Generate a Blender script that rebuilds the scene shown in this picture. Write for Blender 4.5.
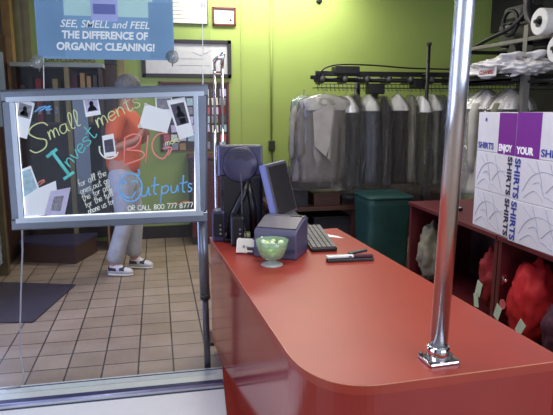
import bpy, bmesh, math, random
from mathutils import Vector, Matrix, noise
for o in list(bpy.data.objects): bpy.data.objects.remove(o)
SC = bpy.context.scene
C = SC.collection
PI = math.pi
random.seed(7)

# ------------------------------------------------------------------ camera, sky, lights, exposure
F_PX, YAW, PITCH = 570.0, math.radians(11.75), math.radians(10.24)
cam = bpy.data.cameras.new('camera'); cam_o = bpy.data.objects.new('camera', cam); C.objects.link(cam_o)
fw = Vector((math.sin(YAW)*math.cos(PITCH), math.cos(YAW)*math.cos(PITCH), -math.sin(PITCH)))
rt = Vector((math.cos(YAW), -math.sin(YAW), 0)); upv = rt.cross(fw)
cam_o.matrix_world = Matrix(((rt.x, upv.x, -fw.x, 0), (rt.y, upv.y, -fw.y, 0), (rt.z, upv.z, -fw.z, 1.5), (0, 0, 0, 1)))
cam.sensor_width = 36; cam.lens = 36*F_PX/553; cam.clip_start = .02
SC.camera = cam_o

w = bpy.data.worlds.new('sky'); SC.world = w; w.use_nodes = True
w.node_tree.nodes['Background'].inputs[0].default_value = (.62, .74, 1.0, 1)
w.node_tree.nodes['Background'].inputs[1].default_value = 0.45

def area(name, loc, rot, sx, sy, power, col):
    l = bpy.data.lights.new(name, 'AREA'); l.shape = 'RECTANGLE'; l.size = sx; l.size_y = sy
    l.energy = power; l.color = col
    o = bpy.data.objects.new(name, l); o.location = loc; o.rotation_euler = rot; C.objects.link(o); return o
area('ceiling_light_back', (1.25, 6.08, 2.86), (0, 0, 0), 1.8, .3, 52, (1, .97, .90))
area('ceiling_light_middle', (1.2, 4.0, 2.86), (0, 0, 0), 1.2, .4, 34, (1, .96, .90))
area('ceiling_light_front', (.6, 1.9, 2.86), (0, 0, 0), 1.2, .5, 30, (1, .97, .93))
area('shopfront_daylight', (2.3, -1.3, 1.5), (math.radians(90), 0, math.radians(16)), 2.4, 2.2, 88, (.76, .84, 1.0))
area('left_fill_light', (-1.40, 1.15, 1.2), (math.radians(90), 0, math.radians(-90)), 1.5, 2.2, 29, (.72, .80, 1.0))  # added unseen fill from the left, brightens counter side, boxes and pole
area('side_door_daylight', (-1.30, 4.0, 1.3), (math.radians(90), 0, math.radians(-90)), .9, 1.9, 36, (.50, .58, 1.0))

SC.view_settings.view_transform = 'Standard'; SC.view_settings.look = 'None'
SC.view_settings.gamma = 1; SC.view_settings.use_curve_mapping = False
SC.view_settings.exposure = 0.0

# ------------------------------------------------------------------ materials
def lin(c):
    return tuple((v/255/12.92 if v/255 <= .04045 else ((v/255+.055)/1.055)**2.4) for v in c)
def mat(name, rgb, rough=.6, metal=0, var=.12, scale=12, bump=0, bscale=40, spec=.5, trans=0, coat=0, emit=0):
    m = bpy.data.materials.new(name); m.use_nodes = True
    n, l = m.node_tree.nodes, m.node_tree.links
    b = n['Principled BSDF']
    c = lin(rgb)
    tc = n.new('ShaderNodeTexCoord'); nz = n.new('ShaderNodeTexNoise'); nz.inputs['Scale'].default_value = scale; nz.inputs['Detail'].default_value = 4
    l.new(tc.outputs['Object'], nz.inputs['Vector'])
    r = n.new('ShaderNodeValToRGB')
    r.color_ramp.elements[0].position = .3; r.color_ramp.elements[1].position = .7
    r.color_ramp.elements[0].color = (*[v*(1-var) for v in c], 1); r.color_ramp.elements[1].color = (*[min(1, v*(1+var)) for v in c], 1)
    l.new(nz.outputs['Fac'], r.inputs['Fac']); l.new(r.outputs['Color'], b.inputs['Base Color'])
    b.inputs['Roughness'].default_value = rough; b.inputs['Metallic'].default_value = metal
    b.inputs['Specular IOR Level'].default_value = spec; b.inputs['Transmission Weight'].default_value = trans
    b.inputs['Coat Weight'].default_value = coat; b.inputs['Coat Roughness'].default_value = .12
    if emit:
        b.inputs['Emission Color'].default_value = (*c, 1); b.inputs['Emission Strength'].default_value = emit
    if bump:
        n2 = n.new('ShaderNodeTexNoise'); n2.inputs['Scale'].default_value = bscale; n2.inputs['Detail'].default_value = 5
        l.new(tc.outputs['Object'], n2.inputs['Vector'])
        bp = n.new('ShaderNodeBump'); bp.inputs['Strength'].default_value = bump; bp.inputs['Distance'].default_value = .01
        l.new(n2.outputs['Fac'], bp.inputs['Height']); l.new(bp.outputs['Normal'], b.inputs['Normal'])
    return m
def clear(name, tint, gloss=.06, rough=.02, haze=0, hazecol=(.8, .8, .8), bump=0, bscale=25):
    m = bpy.data.materials.new(name); m.use_nodes = True
    n, l = m.node_tree.nodes, m.node_tree.links; n.clear()
    out = n.new('ShaderNodeOutputMaterial'); t = n.new('ShaderNodeBsdfTransparent'); t.inputs[0].default_value = (*tint, 1)
    g = n.new('ShaderNodeBsdfGlossy'); g.inputs['Roughness'].default_value = rough
    d = n.new('ShaderNodeBsdfDiffuse'); d.inputs[0].default_value = (*hazecol, 1)
    fr = n.new('ShaderNodeLayerWeight'); fr.inputs['Blend'].default_value = .28
    mu = n.new('ShaderNodeMath'); mu.operation = 'MULTIPLY_ADD'; mu.inputs[1].default_value = .6; mu.inputs[2].default_value = gloss
    l.new(fr.outputs['Fresnel'], mu.inputs[0])
    m1 = n.new('ShaderNodeMixShader'); m1.inputs[0].default_value = haze
    m2 = n.new('ShaderNodeMixShader')
    l.new(t.outputs[0], m1.inputs[1]); l.new(d.outputs[0], m1.inputs[2])
    l.new(mu.outputs[0], m2.inputs[0]); l.new(m1.outputs[0], m2.inputs[1]); l.new(g.outputs[0], m2.inputs[2])
    if bump:
        tc = n.new('ShaderNodeTexCoord'); n2 = n.new('ShaderNodeTexNoise'); n2.inputs['Scale'].default_value = bscale; n2.inputs['Detail'].default_value = 6
        l.new(tc.outputs['Object'], n2.inputs['Vector']); bp = n.new('ShaderNodeBump'); bp.inputs['Strength'].default_value = bump; bp.inputs['Distance'].default_value = .03
        l.new(n2.outputs['Fac'], bp.inputs['Height']); l.new(bp.outputs['Normal'], g.inputs['Normal']); l.new(bp.outputs['Normal'], fr.inputs['Normal'])
    l.new(m2.outputs[0], out.inputs[0]); return m
def tile_mat():
    m = mat('quarry_tile', (172, 156, 142), rough=.42, bump=.15, bscale=30)
    n, l = m.node_tree.nodes, m.node_tree.links; b = n['Principled BSDF']
    tc = [x for x in n if x.type == 'TEX_COORD'][0]
    mp = n.new('ShaderNodeMapping'); mp.inputs['Location'].default_value = (-.045, -.06, 0)
    br = n.new('ShaderNodeTexBrick'); br.offset = 0; br.inputs['Scale'].default_value = 1
    br.inputs['Brick Width'].default_value = .2; br.inputs['Row Height'].default_value = .2
    br.inputs['Mortar Size'].default_value = .0055; br.inputs['Mortar Smooth'].default_value = .3; br.inputs['Bias'].default_value = 0
    br.inputs['Color1'].default_value = (*lin((164, 143, 124)), 1); br.inputs['Color2'].default_value = (*lin((145, 125, 106)), 1)
    br.inputs['Mortar'].default_value = (*lin((58, 48, 46)), 1)
    l.new(tc.outputs['Object'], mp.inputs[0]); l.new(mp.outputs[0], br.inputs['Vector'])
    nz = n.new('ShaderNodeTexNoise'); nz.inputs['Scale'].default_value = 5; nz.inputs['Detail'].default_value = 5
    l.new(tc.outputs['Object'], nz.inputs['Vector'])
    mx = n.new('ShaderNodeMix'); mx.data_type = 'RGBA'; mx.blend_type = 'MULTIPLY'; mx.inputs['Factor'].default_value = .35
    cr = n.new('ShaderNodeValToRGB'); cr.color_ramp.elements[0].color = (.55, .5, .45, 1); cr.color_ramp.elements[0].position = .3; cr.color_ramp.elements[1].position = .65
    l.new(nz.outputs['Fac'], cr.inputs[0]); l.new(br.outputs['Color'], mx.inputs['A']); l.new(cr.outputs[0], mx.inputs['B'])
    l.new(mx.outputs['Result'], b.inputs['Base Color'])
    return m
M = dict(
    tile=tile_mat(),
    green=mat('green_wall_paint', (148, 166, 84), .55, var=.04, scale=3),
    darkwall=mat('dark_wall', (46, 44, 40), .8, var=.15, scale=3),
    ceil=mat('ceiling_tile', (205, 202, 195), .9, var=.05, scale=20),
    base=mat('black_baseboard', (30, 27, 27), .5),
    white=mat('white_paint', (222, 222, 226), .45, var=.03),
    sill=mat('aluminium_sill', (206, 212, 208), .35, metal=.15, var=.05),
    sillv=mat('lavender_grey_rail', (150, 154, 196), .3, metal=.2),
    dgroove=mat('dark_groove', (52, 54, 92), .45, metal=.1),
    alu=mat('brushed_aluminium', (128, 132, 144), .35, metal=.8, var=.06),
    alulight=mat('highlight_aluminium', (208, 214, 226), .3, metal=.6, var=.03),
    aludark=mat('dark_aluminium', (84, 84, 92), .35, metal=.7),
    chrome=mat('chrome', (225, 225, 228), .06, metal=1, var=.02),
    wood=mat('mahogany_laminate', (156, 54, 38), .40, var=.06, scale=5, spec=.5),
    woodside=mat('mahogany_side_panel', (144, 46, 40), .13, var=.06, scale=5, spec=.55),
    edge=mat('pale_edge_band', (196, 128, 96), .35),
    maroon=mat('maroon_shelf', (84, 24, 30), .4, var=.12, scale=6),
    maroondark=mat('maroon_shelf_shaded', (46, 18, 20), .6, var=.12, scale=6),  # darker copy of the shelf maroon, shade painted into recessed boards
    brown=mat('dark_brown_wood', (62, 36, 28), .45, var=.25, scale=8),
    platform=mat('platform_wood', (66, 38, 32), .5, var=.15, scale=8),
    olive=mat('olive_wood', (136, 122, 74), .6, var=.15, scale=9),
    tan=mat('tan_wood', (158, 124, 74), .55, var=.2, scale=9),
    tandark=mat('dark_tan_wood', (92, 78, 48), .6, var=.2, scale=9),
    led=mat('led_strip', (236, 240, 255), .5, emit=1.6),
    black=mat('black_plastic', (24, 23, 27), .35, var=.15),
    pur=mat('slate_plastic', (58, 55, 84), .35, var=.1),
    bezel=mat('silver_blue_plastic', (110, 118, 178), .35, var=.08),
    screen=mat('dark_screen', (44, 42, 46), .18, var=.08),
    grey=mat('grey_plastic', (88, 84, 92), .4, var=.1),
    greywarm=mat('warm_grey_plastic', (118, 110, 106), .5, var=.1),
    slate=mat('slate_grey_plastic', (80, 78, 106), .4, var=.08),
    key=mat('grey_keys', (104, 100, 98), .55, var=.15),
    paper=mat('white_paper', (250, 249, 250), .7, var=.01),
    paper2=mat('cream_paper', (226, 222, 208), .7, var=.04),
    lilac=mat('lilac_print', (206, 196, 226), .6, var=.08, scale=30),
    ink=mat('photo_dark', (74, 66, 84), .5, var=.45, scale=45),
    ink2=mat('photo_grey', (142, 136, 146), .5, var=.4, scale=60),
    pinkink=mat('photo_red', (190, 92, 96), .5, var=.3, scale=50),
    aqua=mat('photo_aqua', (168, 196, 206), .5, var=.25, scale=40),
    postera=mat('poster_pale_teal', (178, 212, 212), .4, var=.08, scale=6),
    posterb=mat('poster_blue', (112, 148, 184), .4, var=.08, scale=5),
    posterc=mat('poster_mid_blue', (122, 160, 196), .4, var=.08, scale=5),
    lav=mat('poster_lavender', (164, 172, 222), .4, var=.06),
    lavd=mat('poster_lavender_dark', (98, 106, 170), .4, var=.06),
    letter=mat('white_lettering', (246, 248, 250), .5, var=.01),
    hw_white=mat('marker_white', (236, 238, 226), .5, var=.02, emit=.12),
    hw_yel=mat('marker_pale_yellow', (216, 222, 160), .5, var=.02, emit=.12),
    hw_teal=mat('marker_teal', (96, 206, 200), .5, var=.02, emit=.12),
    hw_pink=mat('marker_salmon', (240, 138, 128), .5, var=.02, emit=.12),
    hw_blue=mat('marker_sky_blue', (112, 178, 236), .5, var=.02, emit=.12),
    hw_org=mat('marker_orange', (226, 120, 80), .5, var=.02, emit=.12),
    glass=clear('window_glass', (.97, .98, .98), .012),
    acrylic=clear('clear_acrylic', (.93, .94, .96), .02, haze=.006),
    suction=clear('clear_vinyl', (.85, .86, .84), .12, .1, haze=.2, hazecol=(.7, .7, .68)),
    film=clear('garment_film', (.92, .92, .90), .03, .06, haze=.02, hazecol=(.6, .59, .56), bump=1.0, bscale=60),
    greenglass=clear('green_glass', (.80, .95, .80), .03, .08, haze=.30, hazecol=(.62, .88, .60)),
    foot=clear('frosted_glass', (.8, .82, .8), .08, .15, haze=.55, hazecol=(.72, .72, .68)),
    candy=mat('green_candy', (206, 232, 150), .4, var=.2, scale=40),
    candyw=mat('white_candy', (232, 238, 226), .4, var=.05),
    mat_=mat('dark_floor_mat', (44, 36, 52), .85, var=.12, scale=60, bump=.3, bscale=200),
    iron=mat('dark_steel', (44, 42, 42), .45, metal=.6, var=.2, scale=14),
    steel=mat('grey_steel', (104, 100, 96), .45, metal=.5, var=.15),
    bag=mat('white_bag', (186, 182, 180), .4, var=.05, bump=.3, bscale=20),
    roll=mat('film_roll', (196, 194, 188), .4, var=.05),
    rollend=mat('film_roll_end', (168, 164, 156), .5, var=.2, scale=30),
    teal=mat('teal_fabric', (8, 56, 52), .6, var=.15, bump=.3, bscale=25),
    carton=mat('white_carton', (214, 212, 218), .5, var=.03),
    violet=mat('purple_print', (118, 36, 138), .45, var=.05),
    navy=mat('blue_lettering', (44, 58, 150), .5, var=.03),
    inkb=mat('black_lettering', (40, 40, 70), .5, var=.03),
    sketch=mat('grey_blue_line', (166, 168, 188), .5, var=.05),
    red=mat('red_cloth', (182, 22, 28), .7, var=.12, scale=18),
    redd=mat('dark_red_cloth', (132, 22, 30), .75, var=.15, scale=18),
    plum=mat('plum_cloth', (72, 30, 48), .8, var=.15, scale=18),
    beige=mat('beige_cloth', (118, 112, 92), .8, var=.12, scale=18),
    tag=mat('pale_green_tag', (186, 208, 186), .6, var=.04),
    skin=mat('skin', (186, 128, 104), .55, var=.05),
    hair=mat('dark_grey_hair', (96, 92, 86), .7, var=.3, scale=60),
    orange=mat('orange_shirt', (212, 92, 46), .8, var=.07, scale=10),
    jeans=mat('pale_denim', (172, 172, 176), .85, var=.12, scale=14, bump=.15, bscale=120),
    shoe=mat('white_shoe', (206, 202, 206), .5, var=.05),
    shoed=mat('dark_purple_shoe', (44, 34, 62), .5, var=.1),
    frame=mat('dark_picture_frame', (34, 26, 26), .4, var=.1),
    redframe=mat('brown_red_frame', (96, 42, 34), .4, var=.1),
    print=mat('pale_print', (198, 196, 194), .5, var=.06, scale=20),
    print2=mat('pale_text_print', (206, 204, 190), .5, var=.10, scale=60),
    bluegrey=mat('blue_grey_panel', (134, 150, 166), .35, var=.1, scale=4),
    blackcloth=mat('black_cloth', (30, 28, 32), .85, var=.2),
    outlet=mat('dark_outlet', (46, 48, 36), .5),
)
pm_ = mat('pole_chrome', (228, 228, 234), .24, metal=1, var=.02); M['polechrome'] = pm_
pm_.node_tree.nodes['Principled BSDF'].inputs['Anisotropic'].default_value = .92
pm_.node_tree.nodes['Principled BSDF'].inputs['Anisotropic Rotation'].default_value = 0.0
tg_ = pm_.node_tree.nodes.new('ShaderNodeTangent'); tg_.direction_type = 'RADIAL'; tg_.axis = 'Z'
pm_.node_tree.links.new(tg_.outputs[0], pm_.node_tree.nodes['Principled BSDF'].inputs['Tangent'])
def col(name, rgb, **k): 
    if name not in M: M[name] = mat(name, rgb, **k)
    return M[name]

# ------------------------------------------------------------------ mesh helpers
class MB:
    def __init__(s): s.bm = bmesh.new()
    def box(s, x0, x1, y0, y1, z0, z1, bev=0, mx=None):
        r = bmesh.ops.create_cube(s.bm, size=1); v = r['verts']
        T = Matrix.Translation(((x0+x1)/2, (y0+y1)/2, (z0+z1)/2)) @ Matrix.Diagonal((abs(x1-x0), abs(y1-y0), abs(z1-z0), 1))
        bmesh.ops.transform(s.bm, matrix=T, verts=v)
        if bev:
            e = list({e for q in v for e in q.link_edges})
            g = bmesh.ops.bevel(s.bm, geom=e, offset=bev, segments=2, affect='EDGES', profile=.6)
            v = list({q for f in g['faces'] for q in f.verts} | {q for q in v if q.is_valid})
        if mx is not None: bmesh.ops.transform(s.bm, matrix=mx, verts=v)
        return s
    def tube(s, pts, r, seg=8, cap=True, closed=False):
        pts = [Vector(p) for p in pts]; n = len(pts); rings = []
        rad = r if isinstance(r, (list, tuple)) else [r]*n
        prev = None
        for i, p in enumerate(pts):
            a = pts[i-1] if i > 0 else (pts[-1] if closed else p); b = pts[i+1] if i < n-1 else (pts[0] if closed else p)
            t = (b-a); t = t.normalized() if t.length > 1e-9 else Vector((0, 0, 1))
            if prev is None:
                q = Vector((0, 0, 1)) if abs(t.z) < .9 else Vector((1, 0, 0)); u = t.cross(q).normalized()
            else:
                u = prev - t*prev.dot(t); u = u.normalized() if u.length > 1e-6 else t.orthogonal().normalized()
            prev = u; v = t.cross(u)
            rings.append([s.bm.verts.new(p+(u*math.cos(2*PI*k/seg)+v*math.sin(2*PI*k/seg))*rad[i]) for k in range(seg)])
        m = n if closed else n-1
        for i in range(m):
            A, B = rings[i], rings[(i+1) % n]
            for k in range(seg): s.bm.faces.new((A[k], A[(k+1) % seg], B[(k+1) % seg], B[k]))
        if cap and not closed:
            s.bm.faces.new(rings[0][::-1]); s.bm.faces.new(rings[-1])
        return s
    def loft(s, rings, cap=True):
        R = [[s.bm.verts.new(p) for p in r] for r in rings]; k = len(R[0])
        for A, B in zip(R, R[1:]):
            for i in range(k): s.bm.faces.new((A[i], A[(i+1) % k], B[(i+1) % k], B[i]))
        if cap: s.bm.faces.new(R[0][::-1]); s.bm.faces.new(R[-1])
        return s
    def lathe(s, prof, cx=0, cy=0, cz=0, seg=32, mx=None, cap=True):
        rings = [[Vector((cx+r*math.cos(2*PI*k/seg), cy+r*math.sin(2*PI*k/seg), cz+z)) for k in range(seg)] for r, z in prof]
        if mx is not None: rings = [[mx @ p for p in r] for r in rings]
        return s.loft(rings, cap)
    def prism(s, pts, z0, z1):
        return s.loft([[Vector((x, y, z0)) for x, y in pts], [Vector((x, y, z1)) for x, y in pts]])
    def poly(s, pts, n, th):   # flat polygon in 3-D thickened by th along n
        n = Vector(n); return s.loft([[Vector(p) for p in pts], [Vector(p)+n*th for p in pts]])
    def blob(s, c, r, amp=.15, fr=3.0, sub=4, seed=0, flat=None):
        q = bmesh.ops.create_icosphere(s.bm, subdivisions=sub, radius=1)
        for v in q['verts']:
            d = v.co.normalized(); k = 1+amp*noise.fractal(d*fr+Vector((seed, seed*.7, 0)), 1, 2, 4)
            k += amp*.5*noise.noise(d*fr*3+Vector((seed, 3, 1)))
            v.co = Vector((c[0]+d.x*r[0]*k, c[1]+d.y*r[1]*k, c[2]+d.z*r[2]*k))
            if flat is not None and v.co.z < flat: v.co.z = flat
        return s
def obj(name, mb, m, parent=None, smooth=False, sub=0):
    bm = mb.bm; bmesh.ops.recalc_face_normals(bm, faces=bm.faces)
    me = bpy.data.meshes.new(name); bm.to_mesh(me); bm.free()
    me.materials.append(M[m] if isinstance(m, str) else m)
    if smooth:
        for p in me.polygons: p.use_smooth = True
    o = bpy.data.objects.new(name, me); C.objects.link(o)
    if parent: o.parent = parent
    if sub:
        k = o.modifiers.new('subsurf', 'SUBSURF'); k.levels = sub; k.render_levels = sub
    return o
def tag(o, label, cat, group=None):
    o['label'] = label; o['category'] = cat
    if group: o['group'] = group
    return o
def thing(name, label, cat, loc=(0, 0, 0), rotz=0, group=None):
    o = bpy.data.objects.new(name, None); C.objects.link(o); o.empty_display_size = .05
    o.location = loc; o.rotation_euler = (0, 0, rotz); return tag(o, label, cat, group)
def struct(name, mb, m, parent=None, **k):
    o = obj(name, mb, m, parent, **k)
    if not parent: o['kind'] = 'structure'
    return o
def text_mb(s, size, org, xa, ya, depth=.001, bold=0, shear=0, align='LEFT', width=None, mb=None, spacing=1):
    cu = bpy.data.curves.new('t', 'FONT'); cu.body = s; cu.size = size; cu.extrude = depth; cu.offset = bold; cu.shear = shear
    cu.align_x = align; cu.space_character = spacing
    cu.resolution_u = 3
    o = bpy.data.objects.new('t', cu); C.objects.link(o)
    me = bpy.data.meshes.new_from_object(o)
    bpy.data.objects.remove(o)
    xa, ya, org = Vector(xa), Vector(ya), Vector(org); na = xa.cross(ya)
    xs = [v.co.x for v in me.vertices]; sx = 1
    if width: sx = width/(max(xs)-min(xs))
    mb = mb or MB(); off = len(mb.bm.verts)
    t = bmesh.new(); t.from_mesh(me)
    for v in t.verts: v.co = org+xa*v.co.x*sx+ya*v.co.y+na*v.co.z
    me2 = bpy.data.meshes.new('t'); t.to_mesh(me2); t.free(); mb.bm.from_mesh(me2)
    bpy.data.meshes.remove(me2); bpy.data.meshes.remove(me)
    return mb
def at(x, y, Y):   # a point of the vertical plane at depth Y
    d = fw+rt*(x-276.5)/F_PX-upv*(y-207.5)/F_PX
    return Vector((0, 0, 1.5))+d*(Y/d.y)

# ------------------------------------------------------------------ the room
struct('floor', MB().box(-1.6, 4.6, -1.5, 6.7, -.1, 0), 'tile')
struct('ceiling', MB().box(-1.6, 4.6, -1.0, 6.7, 2.9, 3.0), 'ceil')
struct('wall_back', MB().box(-1.6, 4.6, 6.5, 6.6, 0, 2.9), 'green')
struct('wall_left', MB().box(-1.52, -1.42, 4.6, 6.5, 0, 2.9).box(-1.52, -1.42, 2.1, 3.4, 0, 2.9).box(-1.52, -1.42, -1.0, .4, 0, 2.9).box(-1.52, -1.42, .4, 2.1, 0, .06).box(-1.52, -1.42, .4, 2.1, 2.35, 2.9).box(-1.52, -1.42, 3.4, 4.6, 2.3, 2.9), 'darkwall')  # gap nearest the front added to go with the left fill light
struct('wall_right', MB().box(4.4, 4.5, -1.0, 6.5, 0, 2.9), 'darkwall')
struct('baseboard_back', MB().box(-.50, .33, 6.47, 6.5, 0, .14, .004), 'base')
struct('trim_1', MB().box(4.0, 4.4, 3.6, 6.5, 2.35, 2.9), 'darkwall')
struct('trim_4', MB().box(-1.42, -1.33, 6.455, 6.5, 0, 2.9, .004).box(-1.33, -1.30, 6.47, 6.5, 0, 2.9).box(-1.30, -1.235, 6.46, 6.5, 0, 2.9, .004), 'olive')
struct('trim_2', MB().box(.948, .966, 6.493, 6.5, .14, 2.9), 'green')
# side doorway on the left: jambs and a dark door leaf
d1 = struct('door_1', MB().box(-1.42, -1.40, 5.46, 6.1, .02, 2.15).box(-1.405, -1.395, 5.56, 6.0, 1.2, 2.05), 'brown')
struct('door_frame', MB().box(-1.42, -1.34, 5.28, 5.36, 0, 2.9, .004), 'tandark', d1)
struct('door_frame', MB().box(-1.42, -1.38, 5.36, 5.42, 0, 2.9, .004), 'brown', d1)
struct('door_frame', MB().box(-1.42, -1.34, 6.1, 6.22, 0, 2.9, .004), 'tan', d1)
struct('door_pane', MB().box(-1.400, -1.392, 5.62, 5.94, 1.3, 1.98), 'bluegrey', d1)
struct('lock_plate', MB().box(-1.412, -1.385, 5.42, 5.49, .40, .45, .003), 'paper', d1)

# glazed partition: white kerb, aluminium sill, pane
struct('trim_3', MB().prism([(-1.42, 2.30), (.262, 2.30), (.291, 2.738), (-1.42, 2.738)], 0, .058), 'white')
w1 = struct('window_1', MB().prism([(-1.42, 2.738), (.291, 2.738), (.306, 2.95), (-1.42, 2.95)], 0, .070), 'sill')
struct('window_groove', MB().box(-1.42, .293, 2.768, 2.806, .0690, .0712), 'dgroove', w1)
struct('window_rail', MB().tube([(-1.42, 2.752, .064), (.291, 2.752, .064)], .014, 12), 'sillv', w1, smooth=True)
struct('window_groove', MB().box(-1.42, .290, 2.724, 2.737, .0570, .0600), 'dgroove', w1)
struct('window_bead', MB().box(-1.42, .306, 2.925, 2.932, .0695, .0722), 'dgroove', w1)
struct('window_glass', MB().box(-1.42, .268, 2.868, 2.876, .07, 2.9), 'glass', w1)

# conduit and outlet on the green wall
cd = thing('wall_conduit', 'thin green painted conduit running down the green back wall to a dark outlet box', 'conduit', (1.29, 6.49, 0))
obj('pipe', MB().tube([(0, 0, 1.08), (0, 0, 2.9)], .011, 10), 'green', cd, smooth=True)
obj('outlet_box', MB().box(-.035, .035, -.04, .01, .98, 1.09, .006), 'outlet', cd)
obj('cable', MB().tube([(0, -.02, .98), (.01, -.02, .8), (0, -.02, .5), (0, -.02, .02)], .006, 6), 'black', cd)
sp = thing('sprinkler_head', 'small dark fitting high on the green wall above the clothes conveyor', 'fitting', (1.84, 6.5, 2.65))
obj('escutcheon', MB().lathe([(.034, 0), (.034, .01), (.02, .02)], mx=Matrix.Rotation(PI/2, 4, 'X')), 'black', sp)
obj('nozzle', MB().tube([(0, -.01, 0), (0, -.06, -.01)], .018, 12), 'black', sp)

# ------------------------------------------------------------------ counter
def arc(cx, cy, r, a0, a1, n=16): return [(cx+r*math.cos(math.radians(a0+(a1-a0)*i/n)), cy+r*math.sin(math.radians(a0+(a1-a0)*i/n))) for i in range(n+1)]
def counter_outline(g=0):
    a = [(.286+g, 3.34-g), (.382+g, 1.70)]
    # rounded near-left corner
    p0, p1, p2 = Vector((.382+g, 1.70)), Vector((.394+g, 1.408+g)), Vector((.60, 1.410+g))
    cv = [((1-t)**2*p0+2*t*(1-t)*p1+t*t*p2) for t in [i/18 for i in range(1, 19)]]
    a += [(q.x, q.y) for q in cv]
    a += [(1.185-g, 1.440+g)] + [(1.205-g, 1.452+g), (1.212-g, 1.475+g)] + [(1.105-g, 3.42-g)]
    return a
ct = thing('service_counter', 'long mahogany red shop counter with a rounded front corner', 'counter', (0, 0, 0))
obj('countertop', MB().prism(counter_outline(), .688, .72), 'wood', ct)
obj('edge_band', MB().prism(counter_outline(-.002), .7165, .7195), 'edge', ct)
obj('side_panel', MB().prism(counter_outline(.002), .07, .688), 'woodside', ct)
obj('plinth_panel', MB().prism([(.307, 2.95), (.292, 2.738), (.263, 2.30), (.263, 1.75), (.42, 1.75), (.36, 2.95)], 0, .0705), 'woodside', ct)
obj('toe_kick', MB().prism(counter_outline(.03), 0, .07), 'base', ct)

pl = thing('chrome_pole', 'shiny chrome pole standing on the counter near its front edge', 'pole', (.822, 1.512, .72))
ptop = Vector((.041, -.02, 2.18))
obj('tube', MB().tube([(0, 0, .012), ptop], .027, 36), 'polechrome', pl, smooth=True)
obj('collar', MB().lathe([(.036, .014), (.036, .046), (.033, .052), (.028, .054)], seg=36), 'chrome', pl, smooth=True)
fl = obj('base_flange', MB().box(-.047, .053, -.040, .040, 0, .012, .005, mx=Matrix.Rotation(math.radians(4), 4, 'Z')), 'chrome', pl)
for x, y in ((-.040, -.032), (.046, -.031), (-.040, .033)): obj('screw', MB().lathe([(.007, .014), (.007, .018), (.004, .02)], x, y, seg=12), 'steel', fl)
obj('set_screw', MB().tube([(.02, -.022, .034), (.028, -.036, .034)], .006, 10), 'steel', pl)

# ------------------------------------------------------------------ poster on the glass
PY = 2.885
po = thing('hanging_poster', 'blue promotional poster with white lettering hung at the top of the glass', 'poster', (-.22, PY, 1.71))
def pr(x0, x1, z0, z1, d, m, name, par=po): return obj(name, MB().box(x0+.22, x1+.22, -d, .003 if d == 0 else 0, z0-1.71, z1-1.71), m, par)
obj('sheet', MB().box(-.306, .315, 0, .004, 0, .62), 'posterc', po)
pr(-.40, .00, 1.905, 2.33, .0006, 'postera', 'pale_panel')
pr(-.522, -.405, 1.72, 2.33, .0008, 'posterb', 'blue_panel')
pr(-.02, .09, 1.72, 1.975, .0010, 'posterb', 'blue_panel')
jar = MB()
jar.prism([(-.055, 0), (.055, 0), (.06, .012), (.06, .10), (.048, .125), (-.048, .125), (-.06, .10), (-.06, .012)], 0, .0006)
for v in jar.bm.verts: v.co = Vector((v.co.x-.0, -.0012-v.co.z, v.co.y+.172))
bmesh.ops.recalc_face_normals(jar.bm, faces=jar.bm.faces); obj('jar_print', jar, 'lav', po)
obj('lid_print', MB().box(-.05, .05, -.0024, -.0018, .205, .25), 'lavd', po)
for i, (s, x0, x1, yb) in enumerate((('SEE, SMELL and FEEL', 60, 149, 26.8), ('THE DIFFERENCE OF', 62, 148, 38), ('ORGANIC CLEANING!', 56.5, 154.5, 49.5))):
    a, b = at(x0, yb, PY), at(x1, yb-.7, PY)
    t = text_mb(s, .047, (a.x+.22, -.003, a.z-1.71), (1, 0, 0), (0, 0, 1), .0006, (.0006 if i < 1 else .0019), .28 if i < 1 else .08, width=b.x-a.x)
    obj('lettering', t, 'letter', po)
for (x, y, lb) in ((37.5, 62, 'clear round suction cup at the lower left corner of the blue poster'), (172.5, 57, 'clear round suction cup at the lower right corner of the blue poster')):
    p = at(x, y, 2.884)
    s_ = thing('suction_cup', lb, 'suction cup', (p.x, 2.877, p.z), group='suction cups on the glass')
    obj('cup', MB().lathe([(.031, 0), (.029, .004), (.018, .010), (.008, .016), (.008, .024), (.003, .026)], seg=28, mx=Matrix.Rotation(-PI/2, 4, 'X')), 'suction', s_, smooth=True)
    obj('hook', MB().tube([(0, .03, .0), (0, .045, -.01), (0, .05, -.03), (0, .04, -.04)], .003, 8), 'steel', s_, smooth=True)

# ------------------------------------------------------------------ framed writing board
BY = 2.955
bd = thing('writing_board', 'clear writing board in an aluminium frame covered with bright handwriting, behind the glass', 'sign board', (-.224, BY, .90))
bx0, bx1, bz0, bz1 = -.700+.224, .246+.224, 0.0, .682
def fr_rail(name, a, b, vertical):
    m = MB()
    prof = [(-.030, -.020), (-.024, -.026), (.018, -.026), (.028, -.018), (.028, .018), (.020, .024), (-.024, .024), (-.030, .018)]
    if vertical: m.loft([[Vector((a[0]+u, v, a[2])) for u, v in prof], [Vector((b[0]+u, v, b[2])) for u, v in prof]])
    else: m.loft([[Vector((a[0], v, a[2]+u)) for u, v in prof], [Vector((b[0], v, b[2]+u)) for u, v in prof]])
    o = obj(name, m, 'alu', bd)
    k = MB(); ins = a[3]
    if vertical: k.box(min(a[0]+ins*.006, a[0]+ins*.0285), max(a[0]+ins*.006, a[0]+ins*.0285), -.0275, -.018, a[2], b[2], .002)
    else: k.loft([[Vector((p[0]-(.02 if q else -.02), y, p[2]+ins*z)) for y, z in ((-.0275, .006), (-.018, .006), (-.018, .0285), (-.0275, .0285))] for q, p in ((0, a), (1, b))])
    obj('inner_highlight', k, 'alulight', o)  # pale lip paints the bright highlight along the rail's inner edge
    return o
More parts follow.
